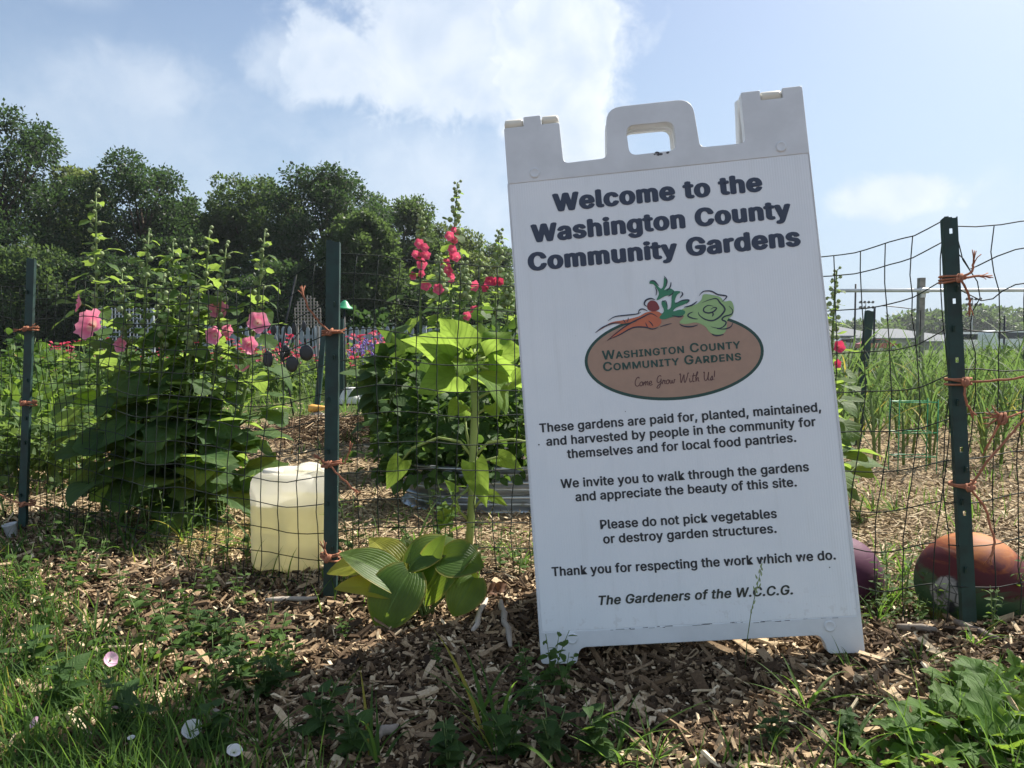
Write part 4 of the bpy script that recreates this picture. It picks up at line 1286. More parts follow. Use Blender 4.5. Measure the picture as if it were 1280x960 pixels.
# ================================================================== HOLLYHOCKS
def flower_geo(g, c, axis, r, ruffle=.12, n=24, lobes=1.):
    axis = unit(axis)
    m = Vector((0, 0, 1)).rotation_difference(axis).to_matrix()
    ph = random.random() * 6
    vs = []; uv = []; fs = []
    rings = [0.02, .2, .45, .7, .88, 1.]
    for i, t in enumerate(rings):
        for k in range(n):
            q = 2 * math.pi * k / n
            lob = 1 + lobes * (.11 * math.cos(5 * q + ph) + .03 * math.sin(13 * q + ph * 3)) * t
            z = r * (.75 * t ** 1.5 - .25 * t ** 3) + r * ruffle * t ** 2 * math.sin(q * 10 + ph * 2)
            p = m @ Vector((math.cos(q) * r * t * lob, math.sin(q) * r * t * lob, z))
            vs.append(Vector(c) + p); uv.append((t, k / n, 0))
    for i in range(len(rings) - 1):
        for k in range(n):
            fs.append((i * n + k, i * n + (k + 1) % n, (i + 1) * n + (k + 1) % n, (i + 1) * n + k))
    fs.append(tuple(reversed(range(n))))
    g.add(vs, fs, 0, None, uv)
    # pale column in the throat
    g.tube([Vector(c), Vector(c) + axis * r * .4, Vector(c) + axis * r * .5], [r * .07, r * .08, r * .02], 6, uv and 0)

def hollyhock(label, base, top, r0=.009, nleaf=16, leafsize=.05, basal=5, basal_size=.12, flowers=(), petal=None, bud0=.55, nbud=16, budr=.011, group=None, detail=True, spread=1.0, cat='plant', budt1=1.):
    base = Vector(base); top = Vector(top)
    root = thing('hollyhock', label, cat, base, 0, group)
    ax = top - base; Hh = ax.length
    bow = Vector((random.uniform(-1, 1), random.uniform(-1, 1), 0)) * .025 * Hh
    P = lambda t: ax * t + bow * math.sin(math.pi * t)
    g = Geo()
    ts = np.linspace(-.02, 1, 14)
    g.tube([P(t) for t in ts], [r0 * (1 - .72 * max(0, t)) for t in ts], 7)
    g.build('stem', holly_stem, root)
    g = Geo()
    gb = Geo()
    nt, ns = (7, 3) if detail else (4, 2)
    for k in range(basal):
        q = k * 2.4 + random.uniform(-.4, .4); t = random.uniform(.02, .38)
        a = P(t); el = random.uniform(.15, .6)
        ln = basal_size * random.uniform(1.0, 2.1) * spread
        e = a + Vector((math.cos(q) * math.cos(el), math.sin(q) * math.cos(el), math.sin(el) * .6)) * ln
        g.tube([a, a.lerp(e, .5) + Vector((0, 0, ln * .14)), e], [.004, .0032, .0024], 5, mi=1)
        d = Vector((math.cos(q), math.sin(q), random.uniform(-.55, .05)))
        s = basal_size * random.uniform(.75, 1.15)
        g.leaf(e - d * s * .25, d, (random.uniform(-.25, .25), random.uniform(-.55, .05), 1), s * 1.45, s * .78, 'lobed', random.uniform(.3, 1.), .12, nt + 5, ns + 1, lobe=.16, wave=.17)
    for k in range(nleaf):
        t = .12 + .86 * k / nleaf; q = k * 2.4 + random.uniform(-.5, .5)
        a = P(t); s = leafsize * (1.28 - 1.1 * t) * random.uniform(.75, 1.25)
        el = random.uniform(.2, .8)
        e = a + Vector((math.cos(q) * math.cos(el), math.sin(q) * math.cos(el), math.sin(el))) * s * random.uniform(.7, 1.4)
        g.tube([a, e], [.0022, .0014], 4, mi=1)
        d = Vector((math.cos(q), math.sin(q), random.uniform(-.5, .4)))
        g.leaf(e, d, (random.uniform(-.3, .3), random.uniform(-.4, .1), 1), s * 1.5, s * .72, random.choice(('lobed', 'heart')), random.uniform(.2, .9), .15, nt, ns, lobe=.14, wave=.10)
    g.build('foliage', [holly_leaf, holly_stem], root)
    for k in range(nbud):
        u = k / max(1, nbud - 1)
        t = bud0 + (budt1 - bud0) * u ** .85
        q = k * 2.4 + random.uniform(-.3, .3)
        s = budr * (1.15 - .55 * u) * random.uniform(.85, 1.15)
        a = P(min(1, t)); out = Vector((math.cos(q), math.sin(q), random.uniform(.3, .9)))
        c = a + unit(out) * (s * 1.3 + r0 * .4 + .004)
        gb.tube([a, c], [.0016, .0014], 4)
        gb.ball(c, s, 0, 8 if detail else 5, 5 if detail else 4, 1.05)
        if detail:
            for j in range(4):
                w = j * 1.57 + q
                gb.leaf(c - Vector((0, 0, s * .7)), (math.cos(w) * .7, math.sin(w) * .7, .9), (math.cos(w), math.sin(w), -.4), s * 1.7, s * .55, 'ovate', -.5, .2, 3, 1)
    if nbud: gb.build('buds', bud_m, root)
    for f in flowers:
        c = Vector(f[0]) - base; r = f[1]; axd = Vector(f[2])
        tt = max(.05, min(.98, (c.dot(ax) / Hh ** 2)))
        g = Geo()
        flower_geo(g, c, axd, r, ruffle=.12 if detail else .28, n=24 if detail else 18)
        g.build('flower', f[3] if len(f) > 3 else petal, root)
        g2_ = Geo()
        g2_.tube([P(tt - .02), P(tt).lerp(c, .6) - Vector((0, 0, .004)), c - unit(axd) * r * .05], [.002, .0018, .003], 5)
        g2_.build('flower_stalk', holly_stem, root)
    return root

GH = 'hollyhocks behind the fence on the left'
HS = [  # top px, py, base px, Y, label, flowers
    (120, 240, 128, 2.82, 'tallest hollyhock spike on the left, big pink blooms low on its stem', [((118, 408), .056, (-.35, -1, .35)), ((102, 380), .030, (-.9, -.5, .2))]),
    (186, 290, 178, 2.70, 'hollyhock with a dense bud cluster second from the left in the clump', [((153, 432), .024, (-.2, -1, .1))]),
    (216, 303, 205, 2.78, 'leafy hollyhock spike just right of the dense bud cluster', []),
    (238, 300, 222, 2.66, 'slender hollyhock spike of small buds in the middle of the clump', []),
    (262, 287, 232, 2.74, 'hollyhock spike with round buds rising to the right of the clump middle', [((273, 388), .032, (.3, -1, .3))]),
    (283, 305, 246, 2.64, 'leaning hollyhock with large calyx buds and a small pink bloom', [((270, 420), .030, (-.3, -1, .1))]),
    (331, 290, 268, 2.72, 'rightmost hollyhock of the clump, leaning right with pink open blooms down its stem', [((322, 404), .036, (.5, -1, .2)), ((312, 430), .026, (.3, -1, 0)), ((303, 455), .022, (.2, -1, -.3)), ((286, 414), .022, (-.2, -1, .1)), ((310, 436), .02, (.8, -.6, 0))]),
    (152, 338, 150, 2.62, 'shorter hollyhock with soft new leaves at the front left of the clump', []),
    (205, 345, 196, 2.58, 'short broad-leaved hollyhock at the foot of the clump', []),
    (246, 360, 225, 2.56, 'short hollyhock half hidden by leaves at the front of the clump', [])]
for tx, ty, bx1, Yh, lab, fl in HS:
    b = at(bx1, 600, Yh); b.z = float(ground_z(b.x, b.y))
    t = at(tx, ty, Yh + random.uniform(-.03, .03))
    hollyhock(lab, b, t, nleaf=46, leafsize=.086, basal=6, basal_size=.082, petal=pink_petal, bud0=.62 if ty < 335 else .72, nbud=20, budr=.0105,
              flowers=[(at(px, py, Yh - .10), r, d) for (px, py), r, d in fl], group=GH, spread=.9)
GR = 'red hollyhocks behind the sunflower'
RS = [(527, 262, 532, 5.0, 'red hollyhock left of the tallest red one, its spike thick with blooms', [(523, 305), (530, 310), (520, 318), (528, 330), (526, 342), (518, 345), (533, 358), (524, 322), (532, 320)]),
      (572, 228, 566, 5.2, 'tallest red hollyhock, its bare green tip rising above the trees', [(568, 288), (570, 300), (565, 312), (568, 320), (572, 322), (556, 330), (563, 345), (566, 350), (562, 295), (560, 338)]),
      (599, 297, 600, 5.1, 'hollyhock with green tip and a few low red blooms behind the sunflower', [(595, 358), (593, 388)]),
      (624, 288, 618, 5.0, 'hollyhock next to the sign edge with crimson blooms at fence-top height', [(612, 352), (619, 353), (624, 352), (608, 360)]),
      (548, 320, 548, 4.8, 'leafy hollyhock without open blooms between the two red spikes', [(547, 362)]),
      (580, 330, 584, 4.7, 'bushy leafy hollyhock in front of the red spikes', [(583, 395)]),
      (636, 345, 634, 4.9, 'green hollyhock partly hidden behind the left edge of the sign', [])]
for i, (tx, ty, bx1, Yh, lab, fl) in enumerate(RS):
    b = at(bx1, 500, Yh); b.z = float(ground_z(b.x, b.y))
    t = at(tx, ty, Yh)
    hollyhock(lab, b, t, r0=.013, nleaf=30, leafsize=.12, basal=7, basal_size=.12, petal=crimson_petal if i == 3 else red_petal, bud0=.80, nbud=22, budr=.016,
              flowers=[(at(px, py, Yh - .06 + random.uniform(-.04, .04)), random.uniform(.022, .036), (random.uniform(-.7, .7), -1, random.uniform(-.2, .3))) for px, py in fl], group=GR, spread=1.1)
b = at(1047, 560, 2.75); b.z = float(ground_z(b.x, b.y))
hollyhock('hollyhock with curled leaves and a red bloom peeking out right of the welcome sign', b, at(1046, 338, 2.75), r0=.010, nleaf=34, leafsize=.075, basal=2, basal_size=.05, bud0=.72, nbud=22, budr=.009,
          flowers=[(at(1047, 434, 2.66), .022, (.2, -1, .1)), (at(1045, 455, 2.66), .016, (.4, -1, .1))], petal=crimson_petal, spread=.6)
b = at(1020, 560, 2.9); b.z = float(ground_z(b.x, b.y))
hollyhock('hollyhock mostly hidden behind the right edge of the welcome sign', b, at(1030, 372, 2.9), r0=.010, nleaf=24, leafsize=.075, basal=2, basal_size=.05, bud0=.8, nbud=12, budr=.009, spread=.5)


# ================================================================== LEAFY PLANTS
def bush_geo(g, c, rad, n, size, kind='ovate', aspect=.45, mi=0, shell=.55, flat=.6, nt=4, ns=1, fold=.15, droop=.5):
    c = Vector(c)
    for _ in range(n):
        d = unit((random.gauss(0, 1), random.gauss(0, 1), random.gauss(0, 1)))
        r = random.uniform(shell, 1) * (1 + .18 * math.sin(d.x * 7 + d.z * 5) + .12 * math.sin(d.y * 11))
        p = c + Vector((d.x * rad[0], d.y * rad[1], d.z * rad[2])) * r
        if p.z < .005: p.z = random.uniform(.005, .04)
        out = unit(d + Vector((random.gauss(0, .5), random.gauss(0, .5), random.gauss(0, .4) - .1)))
        s = size * random.uniform(.6, 1.25)
        g.leaf(p, out, (random.gauss(0, flat), random.gauss(0, flat), 1), s, s * aspect * random.uniform(.8, 1.15), kind, random.uniform(0, droop * 2), fold, nt, ns, wave=.08)
    return g

def stems_geo(g, base, rad, h, n, r=.003, mi=1):
    for _ in range(n):
        q = random.uniform(0, 6.3); e = random.uniform(.2, .9)
        g.tube([base, Vector(base) + Vector((math.cos(q) * rad[0] * e * .5, math.sin(q) * rad[1] * e * .5, h * .5)), Vector(base) + Vector((math.cos(q) * rad[0] * e, math.sin(q) * rad[1] * e, h * random.uniform(.7, 1)))], [r, r * .8, r * .5], 4, mi=mi)
    return g

# raised bed of corrugated steel
rb = gp(575, 640)
bed = thing('raised_bed', 'low corrugated steel raised bed with rounded end behind the sunflower', 'planter', (rb.x + .05, rb.y + .27, 0))
def stadium(hx, r, n=14):
    return [(-hx + r * math.cos(q), r * math.sin(q)) for q in np.linspace(math.pi / 2, 3 * math.pi / 2, n)] + [(hx + r * math.cos(q), r * math.sin(q)) for q in np.linspace(-math.pi / 2, math.pi / 2, n)]
g = Geo(); prof = []
for i in range(40):
    t = i / 39
    prof.append((.018 * math.cos(t * math.pi * 2 * 3.0), t * .165))
prof += [(.012, .168), (-.010, .168)]
vs = []; npth = 28
for off_, zz in prof:
    for p in stadium(.36, .27 + off_): vs.append((p[0] + .34, p[1], zz))
g.add(vs, [(i * npth + k, i * npth + (k + 1) % npth, (i + 1) * npth + (k + 1) % npth, (i + 1) * npth + k) for i in range(len(prof) - 1) for k in range(npth)])
g.build('corrugated_side', galv_m, bed)
g = Geo(); g.add([(p[0] + .34, p[1], .135) for p in stadium(.36, .255)], [tuple(range(28))])
g.build('soil', plain('bed_soil', (.07, .048, .032), .95, vary=.5, scale=60, bump=.8), bed)
for k in range(3):
    g = Geo(); g.lathe((-.29 + .0 * k, -.02, .03 + .05 * k), [(.006, 0), (.006, .003), (.002, .005)], 10, axis=(-1, -.1, 0)); g.build('bolt', galv_m, bed)

t = thing('leafy_bush', 'dark green leafy bush filling the raised bed behind the sunflower', 'plant', (rb.x - .02, rb.y + .22, .12))
g = Geo(); stems_geo(g, (0, 0, 0), (.25, .2), .3, 14)
bush_geo(g, (0, 0, .20), (.30, .22, .20), 620, .060); bush_geo(g, (.28, .05, .17), (.22, .2, .18), 260, .06)
bush_geo(g, (-.22, -.02, .12), (.14, .14, .13), 160, .05); bush_geo(g, (-.05, -.22, .06), (.34, .10, .10), 170, .05)
g.build('foliage', [bush_m, holly_stem], t)
t = thing('leafy_bush', 'dark broad-leaved plant left of the sunflower top', 'plant', (at(500, 500, 3.7).x, 3.7, 0))
g = Geo(); stems_geo(g, (0, 0, 0), (.12, .1), .5, 8, .005)
bush_geo(g, (0, 0, .44), (.15, .15, .22), 120, .12, 'heart', .42, nt=5, ns=2); bush_geo(g, (.05, 0, .2), (.2, .18, .18), 90, .10, 'heart', .42, nt=5, ns=2)
g.build('foliage', [weed_dark_m, holly_stem], t)
t = thing('leafy_bush', 'airy green bush between the raised bed and the welcome sign', 'plant', (at(640, 500, 3.9).x, 3.9, 0))
g = Geo(); stems_geo(g, (0, 0, 0), (.2, .2), .6, 12, .004)
bush_geo(g, (0, 0, .45), (.30, .25, .34), 420, .07)
g.build('foliage', [bush_m, holly_stem], t)

# small plants: prototypes then copies
def proto(name, build):
    root = bpy.data.objects.new(name, None)
    build(root)
    return root

def weed_upright(kind):
    g = Geo()
    h = {0: .16, 1: .11, 2: .22}[kind]
    for sidx in range({0: 3, 1: 4, 2: 2}[kind]):
        q = random.uniform(0, 6.3); lean = random.uniform(.05, .5) if kind != 2 else random.uniform(.02, .2)
        hh = h * random.uniform(.7, 1.1)
        tip = Vector((math.cos(q) * math.sin(lean), math.sin(q) * math.sin(lean), math.cos(lean))) * hh
        P = lambda t: Vector((tip.x * t ** 1.4, tip.y * t ** 1.4, tip.z * t))
        g.tube([P(t) for t in np.linspace(0, 1, 6)], np.linspace(.0017, .0008, 6), 5, mi=1)
        nl = {0: 9, 1: 7, 2: 13}[kind]
        for k in range(nl):
            t = .12 + .88 * k / nl; w = k * 2.4 + q
            s = {0: .034, 1: .042, 2: .030}[kind] * random.uniform(.7, 1.2) * (1.15 - .5 * t)
            d = Vector((math.cos(w), math.sin(w), random.uniform(-.1, .7)))
            g.leaf(P(t) + unit(d) * .004, d, (random.gauss(0, .3), random.gauss(0, .3), 1), s, s * {0: .28, 1: .36, 2: .24}[kind], {0: 'ovate', 1: 'heart', 2: 'ovate'}[kind], random.uniform(.1, .9), .2, 5, 2, lobe=.1, wave=.06)
    return g

def rosette():
    g = Geo()
    for k in range(9):
        q = k * 2.4 + random.uniform(-.3, .3); el = random.uniform(.5, 1.25)
        s = random.uniform(.09, .16)
        d = Vector((math.cos(q) * math.cos(el), math.sin(q) * math.cos(el), math.sin(el)))
        g.leaf((0, 0, .003), d, (-math.cos(q) * math.sin(el), -math.sin(q) * math.sin(el), math.cos(el)), s * 1.1, s * .20, 'toothed', random.uniform(.5, 1.3), .25, 18, 3, wave=.14)
    return g

def tuft(n=14, h=.13, w=.006):
    g = Geo()
    for k in range(n):
        q = random.uniform(0, 6.3); el = random.uniform(.7, 1.5)
        d = Vector((math.cos(q) * math.cos(el), math.sin(q) * math.cos(el), math.sin(el)))
        s = h * random.uniform(.6, 1.2)
        g.leaf((random.gauss(0, .006), random.gauss(0, .006), 0), d, (-math.cos(q), -math.sin(q), .4), s, w * random.uniform(.35, .6), 'lance', random.uniform(.3, 1.6), .5, 8, 1)
    return g

weed_meshes = {'thin': [weed_upright(0).mesh('foliage', [weed_m, holly_stem]) for _ in range(3)],
               'bind': [weed_upright(1).mesh('foliage', [weed_dark_m, holly_stem]) for _ in range(3)],
               'tall': [weed_upright(2).mesh('foliage', [weed_m, holly_stem]) for _ in range(3)],
               'rose': [rosette().mesh('foliage', [lobed_m]) for _ in range(3)],
               'tuft': [tuft().mesh('foliage', [grass_m]) for _ in range(3)],
               'longtuft': [tuft(9, .20, .008).mesh('foliage', [grass_m]) for _ in range(2)]}
WN = {'thin': ('small_weed', 'small pointed-leaf weed sprouting from the wood chips in the foreground', 'small weeds in the mulch'),
      'bind': ('bindweed', 'dark heart-leaved bindweed trailing over the foreground mulch', 'bindweed plants in the mulch'),
      'tall': ('tall_weed', 'upright leafy weed growing at the foot of the wire fence', 'upright weeds along the fence'),
      'rose': ('lobed_weed', 'broad lobed-leaf weed in the bottom right corner of the mulch', 'lobed weeds at the bottom right'),
      'tuft': ('grass_tuft', 'short tuft of green grass in the mulch', 'grass tufts in the mulch'),
      'longtuft': ('long_grass_tuft', 'tuft of long wide grass blades rising from the foreground mulch', 'long grass tufts in the foreground')}
def weed(kind, px, py, s=1., Y=None):
    p = gp(px, py) if Y is None else at(px, py, Y)
    if Y is not None: p.z = float(ground_z(p.x, p.y))
    nm, lab, grp = WN[kind]
    o = link(nm, random.choice(weed_meshes[kind]))
    o.location = p; o.rotation_euler = (0, 0, random.uniform(0, 6.3)); o.scale = (s,) * 3
    setp(o, lab, 'grass' if 'tuft' in kind else 'weed', grp)
    return o
for px, py, s in ((235, 775, 1.), (262, 750, .9), (205, 800, 1.1), (170, 790, 1.), (150, 760, .9), (120, 730, 1), (92, 745, 1.1), (190, 835, 1.1), (225, 850, 1.), (300, 760, .8), (345, 830, 1), (318, 850, 1.1),
                  (365, 850, .9), (268, 880, 1), (100, 700, 1), (60, 700, 1.1), (545, 838, .5), (430, 800, .5), (690, 838, 1.0), (705, 850, .8), (1080, 800, .6), (1150, 800, .6), (1110, 810, .5), (1240, 815, .8), (655, 845, .8), (130, 850, 1), (60, 790, 1.1), (30, 760, 1.2)):
    weed('thin', px, py, s * .78)
for px, py, s in ((240, 812, .8), (270, 800, .7), (285, 815, .7), (300, 868, .8), (345, 872, .75), (330, 880, .7), (400, 930, .8), (440, 955, .8), (640, 940, .8), (690, 945, .9), (745, 950, .9), (660, 880, .6),
                  (560, 965, .8), (160, 930, 1.0), (80, 900, 1.0), (40, 850, 1.), (965, 940, .6), (1060, 950, .6), (270, 955, .9)):
    weed('bind', px, py, s)
for px, py, s in ((60, 655, 1.), (85, 662, 1.1), (110, 668, 1.2), (135, 672, 1.), (160, 678, 1.1), (185, 684, 1.), (210, 690, .9), (235, 692, .9), (262, 698, .9), (285, 700, 1.), (308, 706, 1.1), (330, 712, 1.1), (352, 716, .9),
                  (5, 655, 1.2), (420, 730, 1.1), (440, 728, 1.3), (463, 722, 1.), (510, 712, 1.1), (545, 705, 1.2), (560, 698, 1.5), (600, 712, .8), (625, 720, .8), (650, 726, .8), (1095, 760, .8), (1110, 752, .9), (1130, 756, .9), (1150, 775, .8), (1170, 790, .7), (1262, 795, .9)):
    weed('tall', px, py, s * .95)
for px, py, s in ((1185, 940, 1.0), (1240, 915, 1.05), (1225, 965, 1.1), (1140, 955, .8), (1270, 945, 1.1), (1200, 895, .8), (1275, 890, .9), (1255, 985, 1.2), (1165, 985, 1.1), (1100, 985, .7)):
    weed('rose', px, py, s * .6)
for px, py, s in ((1100, 770, 1.1), (1120, 745, 1.2), (1090, 740, 1.1), (1105, 700, 1.1), (1130, 715, 1.2), (1075, 650, 1.2), (1090, 640, 1.2), (1118, 640, 1.1), (640, 700, 1.), (620, 690, 1.), (655, 712, 1.), (780, 935, .8), (1265, 770, 1.),
                  (420, 880, .8), (120, 800, 1.2), (50, 820, 1.3), (15, 700, 1.3), (95, 870, 1.3), (210, 930, 1.2), (330, 950, 1.2), (620, 945, 1.1), (820, 955, 1.), (1060, 850, .6), (1150, 860, .8), (1215, 840, .9)):
    weed('tuft', px, py, s * .8)
for px, py, s in ((620, 930, 1.1), (600, 890, .95), (1008, 900, .8), (770, 955, .8), (470, 965, .8), (1060, 970, .8), (520, 690, 1.), (490, 700, .9), (320, 690, 1), (230, 680, 1.1), (160, 690, 1.)):
    weed('longtuft', px, py, s)

# flowers of the bindweed
def bind_flower(px, py, petal, label, axis, r=.015, h=.05):
    r *= .86
    p = gp(px, py + 48)
    c = at(px, py, p.y)
    t = thing('bindweed_flower', label, 'flower', p)
    g = Geo(); c = c - p
    g.tube([(0, 0, 0), Vector((c.x * .3, c.y, c.z * .6)), c - unit(axis) * r * .3], [.0014, .0012, .0016], 5); g.build('stalk', holly_stem, t)
    g = Geo(); flower_geo(g, c - unit(axis) * r * .4, axis, r, .03, 30, .25); g.build('bloom', petal, t)
bind_flower(139, 824, blush_petal, 'pink bindweed flower facing right at the edge of the grass', (.7, -.5, .5), .015)
bind_flower(149, 880, blush_petal, 'pale pink bindweed flower seen edge-on low in the grass', (.1, -.3, 1), .013)
bind_flower(43, 903, blush_petal, 'small pink bindweed flower near the bottom left corner', (-.5, -.6, .6), .010)
bind_flower(240, 911, white_petal, 'white open bindweed flower with round face, in front of the mulch', (.1, -.75, .75), .0165)
bind_flower(293, 938, white_petal, 'white bindweed flower at the bottom edge, half folded', (.3, -.3, .9), .0125)
bind_flower(164, 922, white_petal, 'closed white bindweed bud among the grass', (0, -.2, 1), .006)

# grass stalk with seed head in front of the sign
p0 = at(931, 829, 1.405); p0.z = float(ground_z(p0.x, p0.y)) - .003
t = thing('grass_stalk', 'single dry grass stalk with a seed head in front of the sign text', 'grass', p0)
Q = lambda px, py, dy=0.: at(px, py, 1.40 + dy) - p0
g = Geo(); g.tube([(0, 0, 0), Q(934, 800), Q(939, 765), Q(946, 735), Q(952, 708)], [.0009, .0009, .0008, .0007, .0004], 5); g.build('stem', holly_stem, t)
g = Geo()
for k in range(16):
    u = k / 15; a = Q(940 + 12 * u + (-2 if k % 2 else 2), 764 - 54 * u) if k > 5 else Q(939 + k, 768 - k * 6)
    if k in (3, 4): continue
    g.leaf(a, (random.uniform(-.5, .5), random.uniform(-.4, .1), 1), (0, -1, .2), .011, .0017, 'ovate', .2, .3, 3, 1)
g.build('seed_head', bud_m, t)

# sticks, dead leaf, grey sleeve
def stick(a, b, r, label, mat=bark_m, dz=.012):
    p = gp(*a); q = gp(*b)
    t = Geo(); d = q - p
    pts = [Vector((0, 0, r)) + d * s + Vector((random.uniform(-1, 1), random.uniform(-1, 1), random.uniform(0, 1))) * r * .5 + Vector((0, 0, dz)) for s in np.linspace(0, 1, 7)]
    t.tube(pts, [r * k for k in (.7, 1, 1.1, .95, 1, .9, .5)], 7)
    o = t.build('stick', mat); o.location = p
    setp(o, label, 'stick')
stick((333, 757), (395, 753), .006, 'flat pale piece of driftwood-like stick lying below the jug')
stick((153, 664), (178, 692), .005, 'grey stick slanting down at the foot of the hollyhocks', dz=.02)
stick((211, 684), (234, 712), .004, 'thin bleached stick lying on the mulch right of the slanting grey one')
stick((268, 905), (284, 922), .007, 'short chunk of wood beside the white bindweed flower')
stick((592, 800), (608, 765), .006, 'curved weathered stick between the hosta and the welcome sign')
stick((625, 768), (640, 812), .007, 'broad weathered bark strip left of the welcome sign foot')
stick((472, 938), (498, 925), .008, 'pale split piece of wood at the bottom of the mulch')
stick((1120, 818), (1170, 828), .007, 'long pale wood strip on the mulch right of the sign foot')
stick((1190, 812), (1245, 838), .007, 'weathered wood strip in front of the right fence post')
p = gp(620, 752)
g = Geo()
g.leaf((-.02, 0, .012), (1, .1, .35), (0, -.6, 1), .05, .02, 'ovate', 1.2, .5, 8, 3, wave=.3); g.leaf((.0, .01, .01), (.6, -.1, .8), (-.3, -.8, .5), .035, .016, 'ovate', .9, .4, 8, 3, wave=.3)
o = g.build('dead_leaf', brown_leaf); o.location = p; setp(o, 'curled brown dead leaf on the mulch left of the welcome sign', 'leaf')
p = gp(27, 669)
p.y -= .045
g = Geo()
g.lathe((0, 0, 0), [(.013, .0), (.015, .004), (.019, .036), (.022, .040), (.022, .044), (.017, .044), (.014, .012), (.002, .011)], 20)
o = g.build('plastic_cup', grey_plastic); o.location = p; o.rotation_euler = (.1, -.15, 0); setp(o, 'small grey plastic cup at the foot of the far left post', 'cup')
# dry straw beside the jug
n = 1500
q = rng.normal(0, 1, (n, 2)); cpos = gp(262, 682)
x = cpos.x + q[:, 0] * .13; y = cpos.y + .06 + q[:, 1] * .13
o = chips(np.stack([x, y, ground_z(x, y) + rng.uniform(0, .03, n) * np.exp(-(q ** 2).sum(1) / 3)], -1), rng.uniform(.03, .11, n), rng.uniform(.0012, .003, n), rng.uniform(.0008, .002, n), straw_m, 'dry_straw', .25)
setp(o, kind='stuff', label='patch of loose dry straw left of the jug', cat='straw')
n = 2600
q = rng.normal(0, 1, (n, 2)); cpos = gp(425, 545)
x = cpos.x + q[:, 0] * .38; y = cpos.y + q[:, 1] * .28
hh = np.exp(-(q ** 2).sum(1) / 2.5)
o = chips(np.stack([x, y, ground_z(x, y) + rng.uniform(.3, 1, n) * .16 * hh], -1), rng.uniform(.05, .16, n), rng.uniform(.003, .008, n), rng.uniform(.002, .004, n), chip_front, 'straw_mound', .3)
setp(o, kind='stuff', label='low mound of brown straw behind the middle fence post', cat='straw')


# ================================================================== GARDEN ORNAMENTS, MIDDLE DISTANCE
ob = gp(368, 520)
orn = thing('garden_ornament', 'dark metal garden ornament with round discs on thin branching rods, left of the middle post', 'ornament', ob)
OQ = lambda px, py, dy=0.: at(px, py, ob.y + dy) - ob
g = Geo(); g.tube([(0, 0, -.05), OQ(360, 480), OQ(352, 440), OQ(358, 400), OQ(370, 345)], .008, 6)
g.build('rod', dark_iron, orn)
for (px, py, rx, ry) in ((383, 441, 9, 10), (365, 455, 8, 10), (332, 423, 5, 8), (342, 412, 4, 7), (357, 439, 6, 8), (335, 449, 6, 11), (380, 408, 3, 7), (368, 411, 3, 8)):
    c = OQ(px, py, random.uniform(-.1, .1)); k = ob.y / FOC
    g = Geo(); q = Euler((R(90), 0, random.uniform(-.2, .2))).to_matrix()
    n = 22
    vs = []
    for dz in (-.006, .006):
        for f in (.55, 1.0):
            vs += [c + q @ Vector((math.cos(a) * rx * k * f, math.sin(a) * ry * k * f, dz * (1.4 if f < 1 else .6))) for a in np.linspace(0, 2 * math.pi, n, endpoint=False)]
    fs = [tuple(reversed(range(n))), tuple(range(2 * n, 3 * n))]
    for i in range(n):
        j = (i + 1) % n
        fs += [(i, j, n + j, n + i), (n + i, n + j, 3 * n + j, 3 * n + i), (3 * n + i, 3 * n + j, 2 * n + j, 2 * n + i)]
    g.add(vs, fs); g.build('disc', dark_iron, orn)
    g = Geo(); e = OQ(353, 452); g.tube([c, c.lerp(e, .5) + Vector((0, 0, .03)), e], .004, 5); g.build('branch', dark_iron, orn)

tb = at(385, 440, 12.); tb.z = 0
tr = thing('garden_trellis', 'round-topped slatted grey trellis standing before the dark trees', 'trellis', tb)
g = Geo()
for i in range(9):
    xx = -.20 + i * .05; top_ = 1.02 + .38 * math.sqrt(max(0, 1 - (xx / .23) ** 2))
    g.box((xx, 0, (top_ + .9) / 2), (.016, .012, top_ - .9))
for i in range(9):
    zz = .95 + i * .05; hw = .22 if zz < 1.05 else .22 * math.sqrt(max(.02, 1 - ((zz - 1.02) / .40) ** 2))
    g.box((0, -.014, zz), (hw * 2, .012, .016))
g.build('lattice', grey_wood, tr, smooth=False)
for q in (-.16, .16):
    g = Geo(); g.box((q, .012, .45), (.03, .02, .95)); g.build('leg', grey_wood, tr, smooth=False)

cb = gp(427, 506)
c = at(428, 382, cb.y)
t = thing('bird_feeder', 'bright green cap on a thin stake right of the middle post', 'feeder', (c.x + .02, c.y, 0))
g = Geo(); g.tube([(0, 0, 0), (0, 0, c.z)], .008, 6); g.build('stake', dark_iron, t)
g = Geo(); g.lathe((0, 0, c.z - .03), [(.085, 0), (.088, .012), (.055, .035), (.03, .07), (.01, .085)], 20, axis=(.12, -.1, 1)); g.build('cap', green_plastic, t, autosmooth=40)

# cloth bundles
def bundle(px, py, w, h, label, mat):
    b = gp(px, py)
    k = b.y / FOC
    g = Geo(); n = 26
    prof = []
    for i in range(9):
        t = i / 8
        prof.append((w * k / 2 * (1.02 - .55 * t ** 1.3), h * k * t))
    prof.append((.01, h * k * 1.02))
    ph = [random.uniform(0, 6) for _ in range(4)]
    g.lathe((0, 0, 0), prof, n, 0, fn=lambda q, i: 1 + .16 * math.sin(q * 3 + ph[0] + i * .35) + .10 * math.sin(q * 7 + ph[1] - i * .5) + .05 * math.sin(q * 13 + ph[2]))
    o = g.build('cover', mat); o.location = b
    setp(o, label, 'cover')
bundle(438, 505, 26, 20, 'small white cloth cover standing in the beds right of the middle post', cloth_m)
bundle(463, 500, 34, 17, 'low grey plastic cover in the beds beside the white cloth', grey_cloth)
p = gp(397, 528)
g = Geo(); g.ball((0, 0, .045), .07, 0, 12, 8, .62); g.ball((.09, .02, .035), .05, 0, 10, 7, .7)
